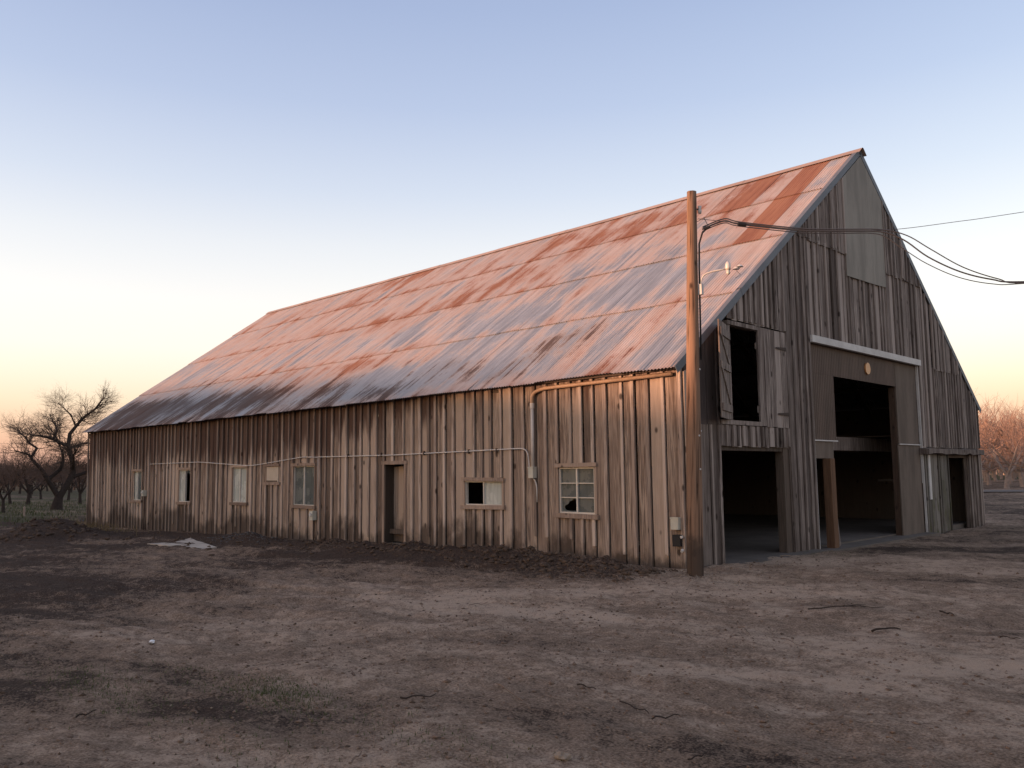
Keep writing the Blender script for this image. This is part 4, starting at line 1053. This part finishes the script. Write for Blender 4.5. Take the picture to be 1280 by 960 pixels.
blades('field_grass', gp, M['grass'], 'rough green grass under the trees left of the barn', 'grass', .08, .26, .02)
gp = spots((-21.5, -1.6), 500, 1.6, .35)+spots((-25.5, -.5), 400, 1.3, .3)+spots((-19.8, -2.7), 250, .7, .3)
gp = [p for p in gp if p[1] < -.1 or p[0] < -27]
blades('dry_grass', gp, M['drygrass'], 'dry straw-coloured grass by the far end of the long wall', 'grass', .08, .3, .006)
cp = spots((.6, -.75), 420, .55, .28)+spots((1.0, .7), 260, .4, .9)+spots((-.8, -.6), 260, 1.2, .2)
cp = [p for p in cp if not (p[1] > -.06 and p[0] < .06)]
blades('wood_chips', cp, M['chip'], 'pale splinters and straw around the foot of the pole', 'debris', .03, .12, .006, lie=.95)
x = rng.uniform(-5, 6.8, 2200); y = rng.uniform(-10.4, 1.5, 2200); h = ground_h(x, y); ok = ~((y > -.1) & (x < .2))
blades('straw_bits', list(zip(x[ok], y[ok], h[ok]+.003)), M['chip'], 'tiny bits of straw and bark strewn over the dirt', 'debris', .012, .06, .0022, lie=1.0)

def stick(px0, px1, r, mat, label, bend=.06, fork=False):
    r *= .72
    a = pz(*px0); b = pz(*px1); n = 6; pts = []
    side = Vector((-(b-a).y, (b-a).x, 0))*bend; k1 = random.uniform(-1, 1)
    for i in range(n+1):
        t = i/n; p_ = a.lerp(b, t)+side*math.sin(t*3.14)*k1+side*random.uniform(-.25, .25)
        p_.z = gz(p_.x, p_.y)+r*.8+.004+.02*abs(math.sin(t*5+k1)); pts.append(p_)
    mb = MB().tube(pts, [r*(1-.5*i/n) for i in range(n+1)], 6)
    if fork:
        q = pts[3]; e_ = q+(b-a)*.3+side*random.choice((-3, 3)); e_.z = gz(e_.x, e_.y)+.02; mb.tube([q, q.lerp(e_, .5)+Vector((0, 0, .01)), e_], [r*.6, r*.5, r*.3], 5)
    o = mb.build('stick', M[mat], None, loc=tuple(pts[0]), smooth=True); return tag(o, label, 'stick', 'sticks lying on the dirt')
stick((620, 858), (662, 890), .009, 'stick', 'pale thin stick lying diagonally in the middle of the yard')
stick((1010, 764), (1106, 762), .010, 'dark_stick', 'long crooked twig on the dirt in front of the big doorway', .04, True)
stick((1090, 793), (1126, 789), .016, 'dark_stick', 'short thick dark stick at the right of the yard')
stick((922, 786), (938, 797), .008, 'stick', 'little bent twig in the light dirt right of the pole')
stick((762, 718), (792, 730), .010, 'stick', 'curved pale root sticking out of the soil berm')
stick((775, 880), (812, 897), .008, 'dark_stick', 'thin dark twig on the dark patch of the yard', .05, True)
stick((976, 800), (1012, 812), .006, 'stick', 'fine twig lying straight across the pale dirt')
stick((1175, 768), (1192, 771), .014, 'dark_stick', 'stubby dark stick nearest the right edge of the yard')
stick((1250, 798), (1276, 802), .008, 'dark_stick', 'slim dark stick at the right edge of the yard')
stick((465, 925), (468, 938), .007, 'stick', 'tiny pale upright twig at the bottom of the yard')
stick((436, 958), (452, 946), .008, 'stick', 'pale split stick at the bottom edge of the yard')
stick((500, 876), (545, 872), .009, 'dark_stick', 'dark twig near the green weeds')
stick((722, 858), (745, 866), .008, 'dark_stick', 'short dark twig right of the diagonal pale stick')
stick((1108, 926), (1134, 934), .008, 'stick', 'forked pale twig at the lower right of the yard', .06, True)
stick((586, 759), (610, 757), .007, 'stick', 'pale twig on the dirt below the sliding window')
stick((815, 905), (850, 899), .008, 'dark_stick', 'curved dark twig on the lower dark patch', .12)
stick((95, 900), (120, 892), .009, 'dark_stick', 'dark twig among the ruts at the lower left')
stick((740, 800), (756, 797), .006, 'stick', 'small pale splinter of wood on the light dirt')
stick((860, 953), (885, 946), .007, 'dark_stick', 'dark twig at the bottom edge right of centre')
def lump(px, py, s, mat, label, cat, name):
    c = pz(px, py); pts = []; mb = MB(); k_ = 9
    for i, (f, r) in enumerate(((-.1, .7), (.25, 1), (.6, .75), (.8, .3))):
        for j in range(k_): an = 6.283*j/k_; rr = s*r*random.uniform(.6, 1.25); mb.v.append((rr*math.cos(an)*1.3, rr*math.sin(an), f*s*random.uniform(.7, 1.1)))
        if i:
            for j in range(k_): a = (i-1)*k_+j; e_ = (i-1)*k_+(j+1) % k_; mb.f.append((a, e_, e_+k_, a+k_))
    mb.f.append(tuple(3*k_+j for j in range(k_))); mb.v = [(x+c.x, y+c.y, z+c.z) for x, y, z in mb.v]
    return tag(mb.build(name, M[mat], None, loc=tuple(c)), label, cat)
lump(703, 948, .04, 'chip', 'pale stone half buried at the bottom edge of the yard', 'stone', 'stone')
lump(190, 803, .03, 'litter', 'crumpled white scrap of litter on the dark ruts', 'litter', 'litter')
lump(60, 665, .09, 'litter', 'white scrap lying on the dark heap', 'litter', 'litter')
lump(102, 652, .10, 'gravel', 'grey stone at the foot of the far barn corner', 'stone', 'stone')
# short survey stake left of the barn
c = pz(30, 646); tag(MB().poly([(-.04, -.1), (.04, -.1), (.04, .42), (0, .5), (-.04, .42)], -.02, .02, 'x').build('stake', M['trim'], None), 'pale wooden stake standing in the grass left of the barn', 'stake').location = c
